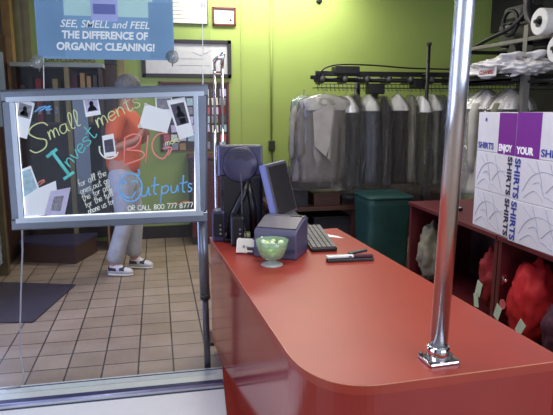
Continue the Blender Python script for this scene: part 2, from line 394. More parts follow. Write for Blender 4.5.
ob_ = [at(x, y, BY)-Vector((-.224, 0, .90)) for x, y in ((8.5, 96), (202, 90), (201.5, 215.5), (19, 223.5))]
TL, TR, BR, BL = ob_
fr_rail('frame_rail', (TL.x-.028, 0, TL.z, -1), (TR.x+.028, 0, TR.z), False)
fr_rail('frame_rail', (BL.x-.028, 0, BL.z, 1), (BR.x+.028, 0, BR.z), False)
fr_rail('frame_rail', (BL.x, 0, BL.z+.027, 1), (TL.x, 0, TL.z-.029), True)
fr_rail('frame_rail', (BR.x, 0, BR.z+.027, -1), (TR.x, 0, TR.z-.029), True)
obj('light_strip', MB().tube([(BR.x-.0335, -.012, BR.z+.03), (TR.x-.0335, -.012, TR.z-.03)], .0045, 8), 'led', bd)
obj('light_strip', MB().tube([(BL.x+.03, -.012, BL.z+.0325), (BR.x-.03, -.012, BR.z+.0325)], .0025, 8), 'led', bd)
obj('light_strip', MB().tube([(BL.x+.0335, -.012, BL.z+.03), (TL.x+.0335, -.012, TL.z-.03)], .0018, 8), 'led', bd)
obj('clear_panel', MB().poly([(BL.x, -.003, BL.z), (BR.x, -.003, BR.z), (TR.x, -.003, TR.z), (TL.x, -.003, TL.z)], (0, 1, 0), .006), 'acrylic', bd)
lg = obj('support_leg', MB().tube([(.440, .03, .05), (.448, .03, -.430)], .027, 20), 'alu', bd, smooth=True)
obj('inner_tube', MB().tube([(.448, .03, -.430), (.454, .03, -.900)], .018, 16), 'aludark', lg, smooth=True)
obj('leg_collar', MB().tube([(.4475, .03, -.415), (.4485, .03, -.440)], .0285, 20), 'black', lg, smooth=True)
obj('hanging_wire', MB().tube([at(44, 94, BY)-bd.location, at(43, 30, BY)-bd.location, at(43, -110, BY)-bd.location], .0022, 6), 'paper', bd)
obj('hanging_wire', MB().tube([at(203, 90, BY)-bd.location, at(202.5, 30, BY)-bd.location, at(202, -110, BY)-bd.location], .0022, 6), 'paper', bd)
cp = [at(22, 226, BY+.03), at(22.5, 250, BY+.03), at(21, 290, BY+.02), at(20, 330, BY+.02), at(21, 360, BY+.02), at(24, 377, BY)]
cp[-1].z = max(cp[-1].z, .074)
tag(obj('power_cord', MB().tube([*cp, Vector((-.74, 2.93, .075)), Vector((-.80, 2.92, .074))], .0042, 8), col('cord_grey', (172, 170, 178)), smooth=True), 'thin pale power cord hanging from the writing board down to the sill', 'cord')

def bp(x, y, d=.0045): v = at(x, y, BY); return Vector((v.x-bd.location.x, -d, v.z-bd.location.z))
def smooth_pts(pts, n=4):
    if len(pts) < 3: return pts
    out = []
    P_ = [pts[0]]+list(pts)+[pts[-1]]
    for i in range(1, len(P_)-2):
        p0, p1, p2, p3 = [Vector(q) for q in P_[i-1:i+3]]
        for k in range(n):
            t = k/n
            out.append(.5*((2*p1)+(p2-p0)*t+(2*p0-5*p1+4*p2-p3)*t*t+(3*p1-p0-3*p2+p3)*t**3))
    out.append(Vector(pts[-1])); return out
def write(strokes, m, r=.0035, name='handwriting'):
    mb = MB()
    for s in strokes:
        q = smooth_pts([bp(x, y) for x, y in s]); mb.tube(q, r, 6)
    return obj(name, mb, m, bd, smooth=True)
# small single-stroke alphabet (x, y up, x-height .5)
FONT = {
 'a': ([[(.42, .48), (.15, .5), (.02, .25), (.15, .0), (.38, .12), (.44, .5), (.44, .1), (.52, 0)]], .58),
 'b': ([[(.05, 1), (.05, 0), (.3, 0), (.42, .25), (.3, .48), (.06, .36)]], .5),
 'e': ([[(.05, .26), (.4, .3), (.3, .5), (.1, .45), (.02, .2), (.15, 0), (.42, .1)]], .48),
 'f': ([[(.4, .95), (.25, 1), (.18, .8), (.18, 0)], [(.02, .5), (.36, .5)]], .4),
 'g': ([[(.4, .45), (.1, .5), (.02, .25), (.15, .05), (.4, .2), (.42, .5), (.4, -.3), (.1, -.3)]], .5),
 'l': ([[(.08, .1), (.3, .75), (.2, 1), (.1, .7), (.12, .08), (.3, .05)]], .34),
 'm': ([[(.04, .5), (.05, 0), (.1, .38), (.24, .5), (.3, .3), (.3, 0), (.36, .4), (.5, .5), (.56, .3), (.58, 0)]], .68),
 'n': ([[(.04, .5), (.05, 0), (.1, .38), (.26, .5), (.36, .35), (.38, 0)]], .48),
 'o': ([[(.22, .5), (.04, .35), (.04, .12), (.22, 0), (.4, .12), (.4, .36), (.22, .5)]], .5),
 'p': ([[(.06, .5), (.04, -.45)], [(.06, .36), (.25, .52), (.42, .3), (.3, .04), (.07, .1)]], .5),
 'r': ([[(.04, .5), (.06, 0)], [(.06, .3), (.18, .48), (.34, .48)]], .38),
 's': ([[(.38, .42), (.2, .52), (.06, .4), (.3, .22), (.34, .06), (.16, -.02), (.02, .08)]], .44),
 't': ([[(.2, .95), (.16, .1), (.28, 0), (.4, .08)], [(.0, .58), (.42, .62)]], .44),
 'u': ([[(.04, .5), (.05, .12), (.2, 0), (.36, .15), (.4, .5), (.4, .05), (.48, 0)]], .54),
 'v': ([[(.02, .5), (.18, 0), (.4, .5)]], .44),
 'h': ([[(.05, 1), (.05, 0)], [(.05, .35), (.24, .5), (.36, .3), (.38, 0)]], .46),
 'i': ([[(.08, .5), (.1, 0)], [(.08, .75), (.09, .78)]], .22),
 'O': ([[(.3, 1), (.05, .75), (.05, .25), (.3, 0), (.55, .25), (.55, .75), (.3, 1)]], .66),
 'R': ([[(.08, 0), (.08, 1), (.4, 1), (.5, .78), (.38, .55), (.1, .52), (.5, 0)]], .6),
 'C': ([[(.52, .85), (.3, 1), (.05, .75), (.05, .25), (.3, 0), (.52, .15)]], .6),
 'A': ([[(.02, 0), (.28, 1), (.54, 0)], [(.12, .38), (.44, .38)]], .6),
 'L': ([[(.08, 1), (.08, 0), (.46, 0)]], .5),
 '8': ([[(.28, .52), (.08, .75), (.28, 1), (.48, .75), (.28, .52), (.04, .25), (.28, 0), (.52, .25), (.28, .52)]], .6),
 '0': ([[(.28, 1), (.06, .75), (.06, .25), (.28, 0), (.5, .25), (.5, .75), (.28, 1)]], .6),
 '7': ([[(.05, 1), (.5, 1), (.2, 0)]], .55), ' ': ([], .4)}
def script(s, x0, y0, x1, y1, h, m, r, slant=.1):
    wsum = sum(FONT[c][1] for c in s); L = math.hypot(x1-x0, y1-y0); k = L/wsum
    ux, uy = (x1-x0)/L, (y1-y0)/L; out = []; pos = 0
    for c in s:
        for st in FONT[c][0]:
            out.append([(x0+ux*(pos+a*k+b*h*slant)+uy*b*h, y0+uy*(pos+a*k+b*h*slant)-ux*b*h) for a, b in st])
        pos += FONT[c][1]*k
    return write(out, m, r)
write([[(48, 125.5), (42.5, 122.5), (33, 126), (29, 133), (36.7, 138), (46, 140), (45.5, 147.5), (36.7, 152.6), (30, 150)]], 'hw_yel', .0034)
script('mall', 50, 140, 82, 125, 17, 'hw_yel', .0028)
write([[(51.5, 151), (69.5, 175)], [(47, 157), (57, 149)], [(64, 179), (74, 172)]], 'hw_teal', .0085)
script('nvest', 70, 168, 98, 134, 16, 'hw_teal', .0030)
script('ments', 98, 128, 142, 105, 17, 'hw_yel', .0030)
write([[(124.8, 137.5), (124, 165)], [(124.8, 137.8), (134, 134), (141, 137), (136, 146), (126, 149.5), (142, 151.5), (142.5, 158), (124, 165)], [(148, 135.3), (145.5, 163)],
       [(168, 132.5), (157, 135), (151.8, 145), (155.4, 155), (163.6, 158.5), (169, 150)], [(162.6, 148.5), (171.5, 147.5), (168.5, 155)]], 'hw_pink', .0042)
circ = [(130.6+11.5*math.cos(a*PI/8), 187.5+14*math.sin(a*PI/8)) for a in range(17)]
write([circ, [(121.5, 184), (124, 181.5), (127, 183.5)], [(131, 182.5), (134, 180.5), (137.5, 183)], [(121, 192), (126, 197), (132, 197), (136, 191)], [(138, 169), (139.5, 173), (138.5, 176)]], 'hw_blue', .0044)
write([[(141, 187), (142, 195.5), (146, 195), (148.5, 187), (149, 194.5), (151, 194)], [(155, 177), (154, 192), (157, 194)], [(151, 186), (159, 184.5)], [(162, 186), (160.5, 203)], [(162, 188), (166.5, 185.5), (168.5, 189), (165.5, 193), (162, 193)],
       [(171, 185.5), (171.5, 192), (175.5, 191.5), (177.5, 185), (178, 192)], [(183.5, 175), (182.5, 190), (185, 192)], [(179.5, 183.5), (187.5, 182)], [(192, 184), (189, 183.5), (188.5, 186.5), (191.5, 188.5), (190, 191.5), (187.5, 191)]], 'hw_blue', .0040)
script('OR CALL 800 777 8777', 128, 210.5, 193, 207, 4.6, 'hw_white', .0022, 0)
script('more', 165.5, 146, 181, 141, 7, 'hw_yel', .0022)
script('for all the', 79, 187, 107, 175, 7, 'hw_white', .0016)
script('ones out on', 81, 194, 110, 182, 7, 'hw_white', .0016)
script('the for all', 83, 201, 111, 189, 7, 'hw_white', .0016)
script('for the full', 86, 208, 114, 195, 7, 'hw_white', .0016)
script('phone us for', 89, 214, 115, 203, 7, 'hw_white', .0016)
write([[(35, 112), (40, 108), (46, 106)], [(40, 111), (46, 107.5), (51, 106), (46, 110), (52, 109)]], 'hw_blue', .0036)
write([[(38, 184), (41, 180.5), (45, 181), (41, 184), (37, 187)], [(44, 179), (41, 183)]], 'hw_pink', .002)
write([[(99.5, 146), (100, 152), (104, 157), (110, 158.5), (116, 156), (118, 152)]], 'hw_white', .004)
write([[(169, 205), (174, 203), (178, 204.5), (184, 201), (190, 202)]], 'hw_org', .002)

# photo prints and papers taped to the board
def paper(name, quad, label, cat, m='paper', dep=.006, pics=()):
    v = [at(x, y, BY) for x, y in quad]; c = sum(v, Vector())/len(v)
    t = thing(name, label, cat, (c.x, BY-dep, c.z), group='papers taped to the writing board')
    loc = [Vector((p.x-c.x, 0, p.z-c.z)) for p in v]
    obj('sheet', MB().poly(loc, (0, 1, 0), .0012), m, t)
    for (pm, pq, nm) in pics:   # printed areas, in the sheet's own u, v
        def uv(u, w_): return loc[0].lerp(loc[1], u).lerp(loc[3].lerp(loc[2], u), w_)
        pts = [uv(*q)+Vector((0, -.0006, 0)) for q in pq]
        obj(nm, MB().poly(pts, (0, 1, 0), .0005), pm, t)
    return t
def rectq(a, b, c, d): return [(a, b), (c, b), (c, d), (a, d)]
def port(u, v, a, b):   # head and shoulders outline
    o_ = [(u+a*math.cos(t), v+b*math.sin(t)) for t in [math.radians(130-28*k) * -1 + 0 for k in range(0)]]
    hd_ = [(u+a*math.sin(t), v-b*math.cos(t)) for t in [math.radians(-140+20*k) for k in range(15)]]
    return [(u-2.1*a, v+3.0*b), (u-1.7*a, v+1.7*b), *hd_, (u+1.7*a, v+1.7*b), (u+2.1*a, v+3.0*b)]
head = port(.52, .22, .13, .065)
paper('photo_print', [(18, 98), (35, 103), (27, 139), (13, 135)], 'tall white photo sheet with a grey portrait at the top left of the writing board', 'photo', pics=(('ink2', rectq(.14, .10, .9, .46), 'picture'), ('ink', head, 'portrait')))
paper('photo_print', [(83, 99.5), (98, 97), (101, 114.5), (86, 117)], 'small lilac instant photo of a dark head beside the word ending in ments', 'photo', pics=(('lilac', rectq(.1, .08, .9, .75), 'picture'), ('ink', port(.5, .30, .15, .14), 'portrait')))
paper('photo_print', [(12, 173), (31, 165.5), (45, 203), (27, 217)], 'long pale sheet with an aqua picture at the lower left of the writing board', 'photo', dep=.007, pics=(('aqua', rectq(.08, .06, .92, .58), 'picture'),))
paper('paper_sheet', [(34, 190), (56, 180.5), (60, 212), (28, 217.5)], 'blank white sheet overlapping the aqua picture sheet at the lower left of the board', 'paper', dep=.010)
paper('photo_print', [(51, 191), (71, 187), (64.5, 217), (45, 214)], 'tilted lilac sheet with mottled print rightmost of the lower left paper cluster', 'photo', dep=.013, m='lilac', pics=(('ink2', rectq(.25, .25, .75, .8), 'picture'),))
paper('photo_print', [(102, 136), (113.5, 133.5), (116.5, 155.5), (104.5, 157)], 'little instant photo of dark figures left of the pink letter B', 'photo', pics=(('ink', rectq(.12, .22, .88, .8), 'picture'),))
paper('photo_print', [(155, 97), (172, 96.5), (173, 112), (156, 113)], 'grey photo half hidden behind the blank sheet at the upper right of the board', 'photo', dep=.006, pics=(('ink2', rectq(.08, .1, .92, .8), 'picture'),))
paper('paper_sheet', [(145, 103.5), (173, 112.5), (167, 133), (138.5, 127)], 'blank white sheet tilted at the upper right of the board beside the photo strip', 'paper', dep=.010, pics=(('paper2', [(-.03, .0), (.05, -.05), (.12, .05), (.02, .1)], 'tape'), ('paper2', [(-.05, .92), (.06, .85), (.1, .98), (.0, 1.05)], 'tape')))
paper('photo_print', [(166.5, 100.5), (184.5, 97), (194, 135), (179.5, 139.5)], 'tall white photo strip with a red and grey picture, rightmost on the board', 'photo', dep=.013, pics=(('ink', rectq(.12, .12, .88, .66), 'picture'), ('ink2', port(.5, .26, .12, .07), 'portrait'), ('pinkink', rectq(.35, .5, .72, .64), 'red_patch')))

# ------------------------------------------------------------------ floor things
mt = [(-1.36, 5.06), (-.72, 4.86), (-.897, 4.037), (-1.36, 4.13)]
tag(obj('door_mat', MB().prism(mt, .001, .010), 'mat_'), 'dark purple door mat lying on the tiles at the left', 'mat')
pf = thing('display_platform', 'low dark brown platform on the tiles behind the door mat', 'platform', (-1.0, 5.8, 0))
obj('body', MB().prism([(-.33, -.075), (.196, -.255), (.346, .16), (.346, .2), (-.33, .2)], 0, .175), 'platform', pf)
obj('top', MB().prism([(-.34, -.085), (.20, -.27), (.358, .165), (.358, .205), (-.34, .205)], .175, .20), 'pur', pf)  # slate blue stands in for bluish daylight sheen on the brown top

# cabinet along the back, left
cb = thing('display_cabinet', 'tall dark brown open cabinet against the back wall at the left', 'cabinet', (-.93, 6.25, 0))
obj('body', MB().box(-.41, .41, .19, .22, .05, 1.86).box(-.41, -.38, -.22, .22, 0, 1.86).box(.38, .41, -.22, .22, 0, 1.86), 'brown', cb)
obj('top_board', MB().box(-.43, .43, -.25, .23, 1.86, 1.90, .004), col('grey_board', (150, 156, 150)), cb)
obj('shelf', MB().box(-.38, .38, -.20, .19, 1.30, 1.325), 'brown', cb)
obj('shelf', MB().box(-.38, .38, -.20, .19, .55, .575), 'brown', cb)
obj('kick_frame', MB().box(-.41, .41, -.235, -.215, .27, .285).box(.395, .41, -.235, -.215, .02, .285), 'tan', cb)
obj('post', MB().box(.06, .105, -.235, -.2, .05, 1.86), 'olive', cb)
obj('blue_grey_panel', MB().box(.12, .26, -.225, -.21, .6, 1.62), 'bluegrey', cb)  # narrow pale blue grey panel right of the olive post
sg = thing('wall_sign', 'narrow green sign with dark red letters standing on the cabinet top', 'sign', (-.80, 6.2, 1.90))
obj('panel', MB().box(-.30, .30, 0, .012, 0, .085), 'green', sg)
obj('lettering', text_mb('DRYCLEANERS', .06, (-.27, -.001, .02), (1, 0, 0), (0, 0, 1), .0006, .001, width=.48), 'redframe', sg)
bk = [(-1.28, .05, 'brown', 1.60, 'dark brown'), (-1.20, .04, 'blackcloth', 1.68, 'black'), (-1.13, .05, 'redd', 1.66, 'dark red'), (-1.05, .05, 'blackcloth', 1.58, 'black'), (-.97, .05, 'olive', 1.66, 'olive green'),
      (-.79, .06, 'plum', 1.70, 'plum coloured'), (-.71, .045, 'tan', 1.72, 'tan'), (-.65, .04, 'tan', 1.69, 'tan'), (-.59, .04, 'brown', 1.7, 'dark brown')]
for i, (x, w_, m, zt, cn) in enumerate(bk):
    o = thing('box_file', '%s box file standing on the upper cabinet shelf, number %d along from the left wall' % (cn, i+1) if False else
              '%s box file on the upper cabinet shelf, %s' % (cn, ['nearest the left wall', 'second from the left wall', 'third from the left wall', 'fourth from the left wall', 'beside the olive post on its left', 'just right of the olive post', 'left one of the two tan files', 'right one of the two tan files', 'nearest the cabinet right side'][i]),
              'file', (x, 6.15, 1.325), group='box files in the back cabinet')
    obj('case', MB().box(-w_/2, w_/2, -.06, .16, 0, zt-1.235, .003), m, o)
    obj('spine_label', MB().box(-w_/2+.008, w_/2-.008, -.062, -.0602, .08, .16), 'ink2', o)
pt = thing('dark_post', 'dark brown square post right of the back cabinet', 'post', (-.452, 6.3, 0))
obj('shaft', MB().box(-.055, .055, -.06, .06, 0, 1.90), 'brown', pt)
obj('cap', MB().box(-.065, .065, -.07, .07, 1.90, 1.96, .008), 'base', pt)
ps = thing('olive_post', 'olive green upright board between the dark post and the bare green wall', 'post', (-.345, 6.35, 0))
obj('shaft', MB().box(-.042, .042, -.04, .04, 0, 1.97, .005), 'olive', ps)
obj('foot', MB().box(-.05, .05, -.05, .05, 0, .06), 'base', ps)

# maroon cupboard, notice board with leaflets, pictures
cu = thing('low_cupboard', 'low dark maroon cupboard against the green wall under the leaflet board', 'cupboard', (.60, 6.28, 0))
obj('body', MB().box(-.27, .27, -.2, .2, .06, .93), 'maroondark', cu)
obj('top', MB().box(-.285, .285, -.215, .21, .93, .955, .004), 'maroon', cu)
obj('door', MB().box(-.262, -.004, -.215, -.2, .09, .91, .003), 'maroon', cu)
obj('door', MB().box(.004, .262, -.215, -.2, .09, .91, .003), 'maroon', cu)
obj('plinth', MB().box(-.26, .26, -.18, .2, 0, .06), 'base', cu)
nb = thing('leaflet_board', 'dark red framed board crowded with small leaflets on the green wall', 'notice board', (.42, 6.5, 0))
obj('backing', MB().box(-.37, .37, -.02, 0, 1.0, 1.73), 'brown', nb)
obj('frame', MB().box(-.385, -.365, -.035, 0, .985, 1.745).box(.365, .385, -.035, 0, .985, 1.745).box(-.385, .385, -.035, 0, 1.73, 1.745).box(-.385, .385, -.035, 0, .985, 1.0), 'redframe', nb)
LC = ['ink2', 'pinkink', 'aqua', 'paper2', 'redd', 'ink', 'tan', 'lilac', 'ink', 'brown']
for r in range(7):
    for c in range(8):
        x = .09+c*.0895+random.uniform(-.008, .008); z = 1.03+r*.098+random.uniform(-.008, .008)
        o = obj('leaflet', MB().box(-.034, .034, -.003, 0, -.03, .05), LC[random.randrange(len(LC))])
        o.location = (x+.012, 6.478, z); o.rotation_euler = (0, random.uniform(-.1, .1), 0)
        tag(o, 'small coloured leaflet pinned on the dark red framed board on the green wall', 'leaflet', 'leaflets on the framed board')
def picture(name, x0, x1, z0, z1, fw_, m, pm, label, extra=None):
    o = thing(name, label, 'picture', ((x0+x1)/2, 6.5, z0)); W_, H_ = (x1-x0)/2, z1-z0
    obj('frame', MB().box(-W_, W_, -.03, 0, H_-fw_, H_, .004).box(-W_, W_, -.03, 0, 0, fw_, .004).box(-W_, -W_+fw_, -.03, 0, 0, H_, .004).box(W_-fw_, W_, -.03, 0, 0, H_, .004), m, o)
    obj('print', MB().box(-W_+fw_*.6, W_-fw_*.6, -.012, 0, fw_*.6, H_-fw_*.6), pm, o); return o
p1 = picture('framed_picture', -.135, .835, 1.79, 2.195, .042, 'frame', 'print', 'wide pale picture in a thick dark frame on the green wall')
obj('mark', MB().box(-.2, .2, -.0135, -.012, .20, .205).box(-.1, .25, -.0135, -.012, .13, .134).tube([(.05, -.013, .28), (.15, -.013, .24), (.28, -.013, .3)], .002, 5), 'ink2', p1)
p2 = picture('framed_certificate', .635, .893, 2.35, 2.545, .022, 'redframe', 'print', 'small certificate in a brown red frame high on the green wall')
obj('seal', MB().lathe([(.014, 0), (.014, .003), (.008, .004)], mx=Matrix.Translation((.07, -.012, .06)) @ Matrix.Rotation(PI/2, 4, 'X')), 'ink', p2)
p3 = picture('wall_notice', .10, .587, 2.36, 2.78, .006, 'aludark', 'print2', 'pale printed notice high on the green wall left of the small certificate')
ln = MB()
for k in range(9): ln.box(-.18, .08+.1*random.random(), -.0135, -.012, .05+k*.04, .056+k*.04)
ln.box(.16, .225, -.0135, -.012, .18, .23)
obj('print_lines', ln, 'ink2', p3)

# ------------------------------------------------------------------ chrome garment valet behind the counter
vr = thing('valet_rack', 'chrome garment rail with two uprights and a hooked top beside the monitors', 'rack', (.366, 3.50, 0))
obj('upright', MB().tube([(-.024, 0, .02), (-.018, 0, 1.735)], .0085, 12), 'chrome', vr, smooth=True)
obj('upright', MB().tube([(.022, 0, .02), (.028, 0, 1.75)], .0085, 12), 'chrome', vr, smooth=True)
obj('hook_bar', MB().tube(smooth_pts([(-.018, 0, 1.70), (-.020, -.01, 1.745), (0, -.02, 1.77), (.02, -.02, 1.775), (.034, -.02, 1.80), (.03, -.02, 1.765), (.028, 0, 1.72)]), .011, 10), 'chrome', vr, smooth=True)
obj('crossbar', MB().tube([(-.019, 0, 1.69), (.028, 0, 1.69)], .006, 8), 'chrome', vr)
obj('foot_plate', MB().box(-.09, .09, -.1, .1, 0, .02, .004), 'black', vr)

# ------------------------------------------------------------------ things on the counter
ZT = .72
# back monitor
m1 = thing('back_monitor', 'dark monitor seen from behind, leftmost of the two on the counter', 'monitor', (.46, 3.20, ZT), math.radians(-6))
Tm = Matrix.Translation((0, .02, .36)) @ Matrix.Rotation(math.radians(-8), 4, 'X')
obj('housing', MB().box(-.125, .125, -.02, .03, .02, .195, .012, mx=Tm), 'pur', m1)
obj('rear_bulge', MB().lathe([(.105, 0), (.103, .006), (.094, .011), (.06, .015), (.02, .017)], seg=36, mx=Tm @ Matrix.Translation((-.005, -.02, .085)) @ Matrix.Rotation(PI/2, 4, 'X')), 'pur', m1, smooth=True)
vn = MB()
for k in range(6):
    rr = .035+k*.010
    vn.tube([Tm @ Vector((-.005+rr*math.cos(a), -.036+k*.0008, .085+rr*math.sin(a))) for a in [math.radians(20+i*10) for i in range(15)]], .0022, 5)
obj('vent_ribs', vn, 'black', m1)
obj('side_trim', MB().box(-.131, -.122, -.022, .03, .02, .19, .003, mx=Tm), 'bezel', m1)
obj('lower_housing', MB().box(-.12, .125, .0, .05, .05, .385, .02), 'black', m1)
obj('stand_arm', MB().tube([(-.07, -.01, .02), (-.05, -.02, .15), (.01, -.02, .27), (.04, 0, .36)], [.022, .02, .018, .018], 12), 'black', m1, smooth=True)
obj('stand_arm', MB().tube([(.07, .0, .02), (.065, 0, .2), (.04, 0, .34)], [.022, .02, .018], 12), 'black', m1, smooth=True)
obj('stand_base', MB().box(-.10, .12, -.04, .10, 0, .025, .008), 'black', m1)
obj('cable', MB().tube(smooth_pts([(-.005, -.065, .40), (.0, -.068, .3), (.0, -.06, .18), (.02, -.07, .06), (.03, -.09, .012)]), .0035, 6), 'grey', m1)
# touch screen
m2 = thing('touch_monitor', 'tilted touch screen with a silver blue side, right of the other monitor on the counter', 'monitor', (.705, 3.13, ZT), math.radians(56))
Tt = Matrix.Translation((0, 0, .155)) @ Matrix.Rotation(math.radians(-14), 4, 'X')
obj('housing', MB().box(-.15, .15, -.012, .030, 0, .31, .012, mx=Tt), 'bezel', m2)
obj('bezel', MB().box(-.147, .147, -.018, -.010, .004, .306, .004, mx=Tt), 'grey', m2)
obj('screen', MB().box(-.132, .132, -.0195, -.017, .018, .292, mx=Tt), 'screen', m2)
obj('stand_neck', MB().tube([(0, .06, .02), (0, .05, .12), (0, .02, .22)], [.03, .025, .025], 12), 'black', m2, smooth=True)
obj('stand_base', MB().lathe([(.10, 0), (.10, .012), (.06, .022), (.03, .03)], 0, .05, seg=28), 'black', m2, smooth=True)
obj('stay', MB().tube([(-.16, .075, .10), (-.13, .12, .012)], .012, 10), 'bezel', m2)
# speakers
for (x, y, rz, lb, bl) in ((.335, 3.245, -12, 'black desk speaker with a blue grey side at the counter far left corner', True), (.425, 3.11, -8, 'black desk speaker nearer the white card holder', False)):
    s_ = thing('desk_speaker', lb, 'speaker', (x, y, ZT), math.radians(rz), 'speakers on the counter')
    obj('cabinet', MB().box(-.036, .036, -.05, .05, .0, .185 if bl else .172, .014), 'pur' if bl else 'black', s_)
    obj('grille', MB().box(-.028, .03, -.054, -.048, .03, .165 if bl else .155, .003), 'black', s_)
    kb = MB()
    for z in (.05, .075, .10): kb.lathe([(.006, 0), (.005, .006)], seg=12, mx=Matrix.Translation((.012, -.053, z)) @ Matrix.Rotation(PI/2, 4, 'X'))
    obj('control_buttons', kb, 'ink2', s_)
    obj('side_band', MB().box(-.038, -.034, -.04, .045, .012, .17 if bl else .16, .002), 'bezel', s_)
# card holder
ch = thing('card_holder', 'small white card holder leaning beside the green candy bowl', 'card holder', (.435, 2.905, ZT), math.radians(-22))
Tc = Matrix.Rotation(math.radians(-16), 4, 'X')
obj('holder', MB().box(-.048, .048, -.012, .03, .004, .075, .004, mx=Tc), 'paper', ch)
obj('card', MB().box(-.042, .042, -.016, -.012, .01, .082, mx=Tc), 'paper2', ch)
obj('print', MB().box(-.012, .0, -.0175, -.0158, .03, .045, mx=Tc).box(.004, .02, -.0175, -.0158, .034, .04, mx=Tc), 'ink2', ch)
obj('base', MB().box(.01, .06, -.01, .04, 0, .04, .006), 'pur', ch)
# receipt printer
rp = thing('receipt_printer', 'slate grey receipt printer with a sloping top behind the candy bowl', 'printer', (.618, 2.86, ZT), math.radians(-30)); rp.scale = (1, 1, 1.18)
def wedge(pts, x0, x1): return MB().loft([[Vector((x0, y, z)) for y, z in pts], [Vector((x1, y, z)) for y, z in pts]])
bodyp = wedge([(-.10, 0), (.12, 0), (.12, .158), (.05, .160), (-.085, .128), (-.10, .115)], -.115, .115)
ob = obj('body', bodyp, 'slate', rp)
bv = ob.modifiers.new('bevel', 'BEVEL'); bv.width = .008; bv.segments = 2
obj('cover', wedge([(-.075, .130), (.045, .160), (.115, .159), (.115, .163), (.045, .166), (-.078, .135)], -.105, .105), 'grey', rp)
obj('paper_slot', MB().box(.03, .09, .06, .085, .156, .170, .003), 'black', rp)
obj('left_panel', wedge([(-.09, .01), (.11, .01), (.11, .145), (.05, .155), (-.08, .092)], -.1175, -.114), 'bezel', rp)
obj('front_lip', MB().box(-.11, .11, -.106, -.098, .035, .05, .002), 'pur', rp)
# candy bowl
bw = thing('candy_bowl', 'green glass candy bowl on a frosted round foot, full of sweets', 'bowl', (.532, 2.665, ZT))
obj('foot', MB().lathe([(.053, 0), (.055, .004), (.050, .010), (.022, .020), (.018, .03)], seg=36), 'foot', bw, smooth=True)
obj('bowl', MB().lathe([(.018, .03), (.045, .036), (.062, .058), (.073, .09), (.081, .128), (.079, .129), (.070, .09), (.058, .06), (.04, .042), (.005, .038)], seg=40), 'greenglass', bw, smooth=True)
sweets = 0
for k in range(46):
    a = k*2.399; lvl = [0, 1, 2][k % 3]; rr = (.010+.048*math.sqrt((k % 16)/16.))*(.70+.20*lvl)
    o = thing('candy', 'small %s sweet in the green glass bowl' % ('white' if k % 2 == 0 and lvl == 2 else 'pale green'), 'sweet', (.532+rr*math.cos(a), 2.665+rr*math.sin(a), ZT+.058+lvl*.026), group='sweets in the green bowl')
    obj('sweet', MB().blob((0, 0, 0), (.013, .012, .010), .08, 2, 2, k), 'candyw' if k % 2 == 0 and lvl == 2 else 'candy', o, smooth=True)
# keyboard
kbd = thing('keyboard', 'dark keyboard with grey keys lying end-on beside the receipt printer', 'keyboard', (.868, 3.06, ZT), math.radians(87))
Tk = Matrix.Rotation(math.radians(-5), 4, 'Y')
obj('case', MB().box(-.20, .22, -.072, .072, .018, .040, .006, mx=Tk), 'black', kbd)
for r in range(5):
    for c in range(15):
        x = -.188+c*.0268; y = -.054+r*.0268
        obj('key', MB().box(x-.0115, x+.0115, y-.0115, y+.0115, .040, .049, .002, mx=Tk), 'key', kbd)
obj('riser', MB().box(.15, .2, -.06, .06, 0, .045, .003), 'black', kbd)
obj('front_pad', MB().box(-.2, -.17, -.06, .06, 0, .012, .002), 'black', kbd)
# stapler
st = thing('stapler', 'long black stapler with a silver top lying on the counter in front of the keyboard', 'stapler', (.93, 2.66, ZT), math.radians(-3))
obj('base', MB().box(-.12, .125, -.018, .014, 0, .016, .004), 'black', st)
obj('top_arm', MB().box(-.12, .02, -.016, .012, .02, .034, .005), 'sill', st)
obj('rear_arm', MB().box(.0, .122, -.014, .012, .018, .032, .005), 'plum', st)
obj('lever', MB().box(.0, .10, -.012, .012, 0, .014, .004, mx=Matrix.Translation((.005, .022, .026)) @ Matrix.Rotation(math.radians(12), 4, 'Z') @ Matrix.Rotation(math.radians(-6), 4, 'Y')), 'black', st)
obj('hinge', MB().tube([(.0, -.02, .024), (.0, .03, .024)], .008, 10), 'grey', st)
tag(obj('paper_scrap', MB().poly([(.97, 3.20, ZT+.001), (1.06, 3.14, ZT+.001), (1.035, 3.19, ZT+.003), (.99, 3.26, ZT+.001)], (0, 0, 1), .001), 'paper'), 'scrap of white paper on the counter right of the keyboard', 'paper')
dv = thing('document_wedge', 'grey wedge shaped document stand behind the touch screen', 'stand', (.80, 3.33, ZT), math.radians(10))
obj('wedge', MB().loft([[Vector((-.07, -.03, 0)), Vector((.10, -.03, 0)), Vector((.10, -.03, .05)), Vector((-.07, -.03, .20))], [Vector((-.07, .05, 0)), Vector((.10, .05, 0)), Vector((.10, .05, .05)), Vector((-.07, .05, .20))]]), 'greywarm', dv)
obj('side_insert', MB().prism([(-.05, .02), (.06, .02), (.06, .06), (-.05, .14)], 0, .002), 'grey', dv).matrix_local = Matrix(((1, 0, 0, 0), (0, 0, -1, -.0305), (0, 1, 0, 0), (0, 0, 0, 1)))

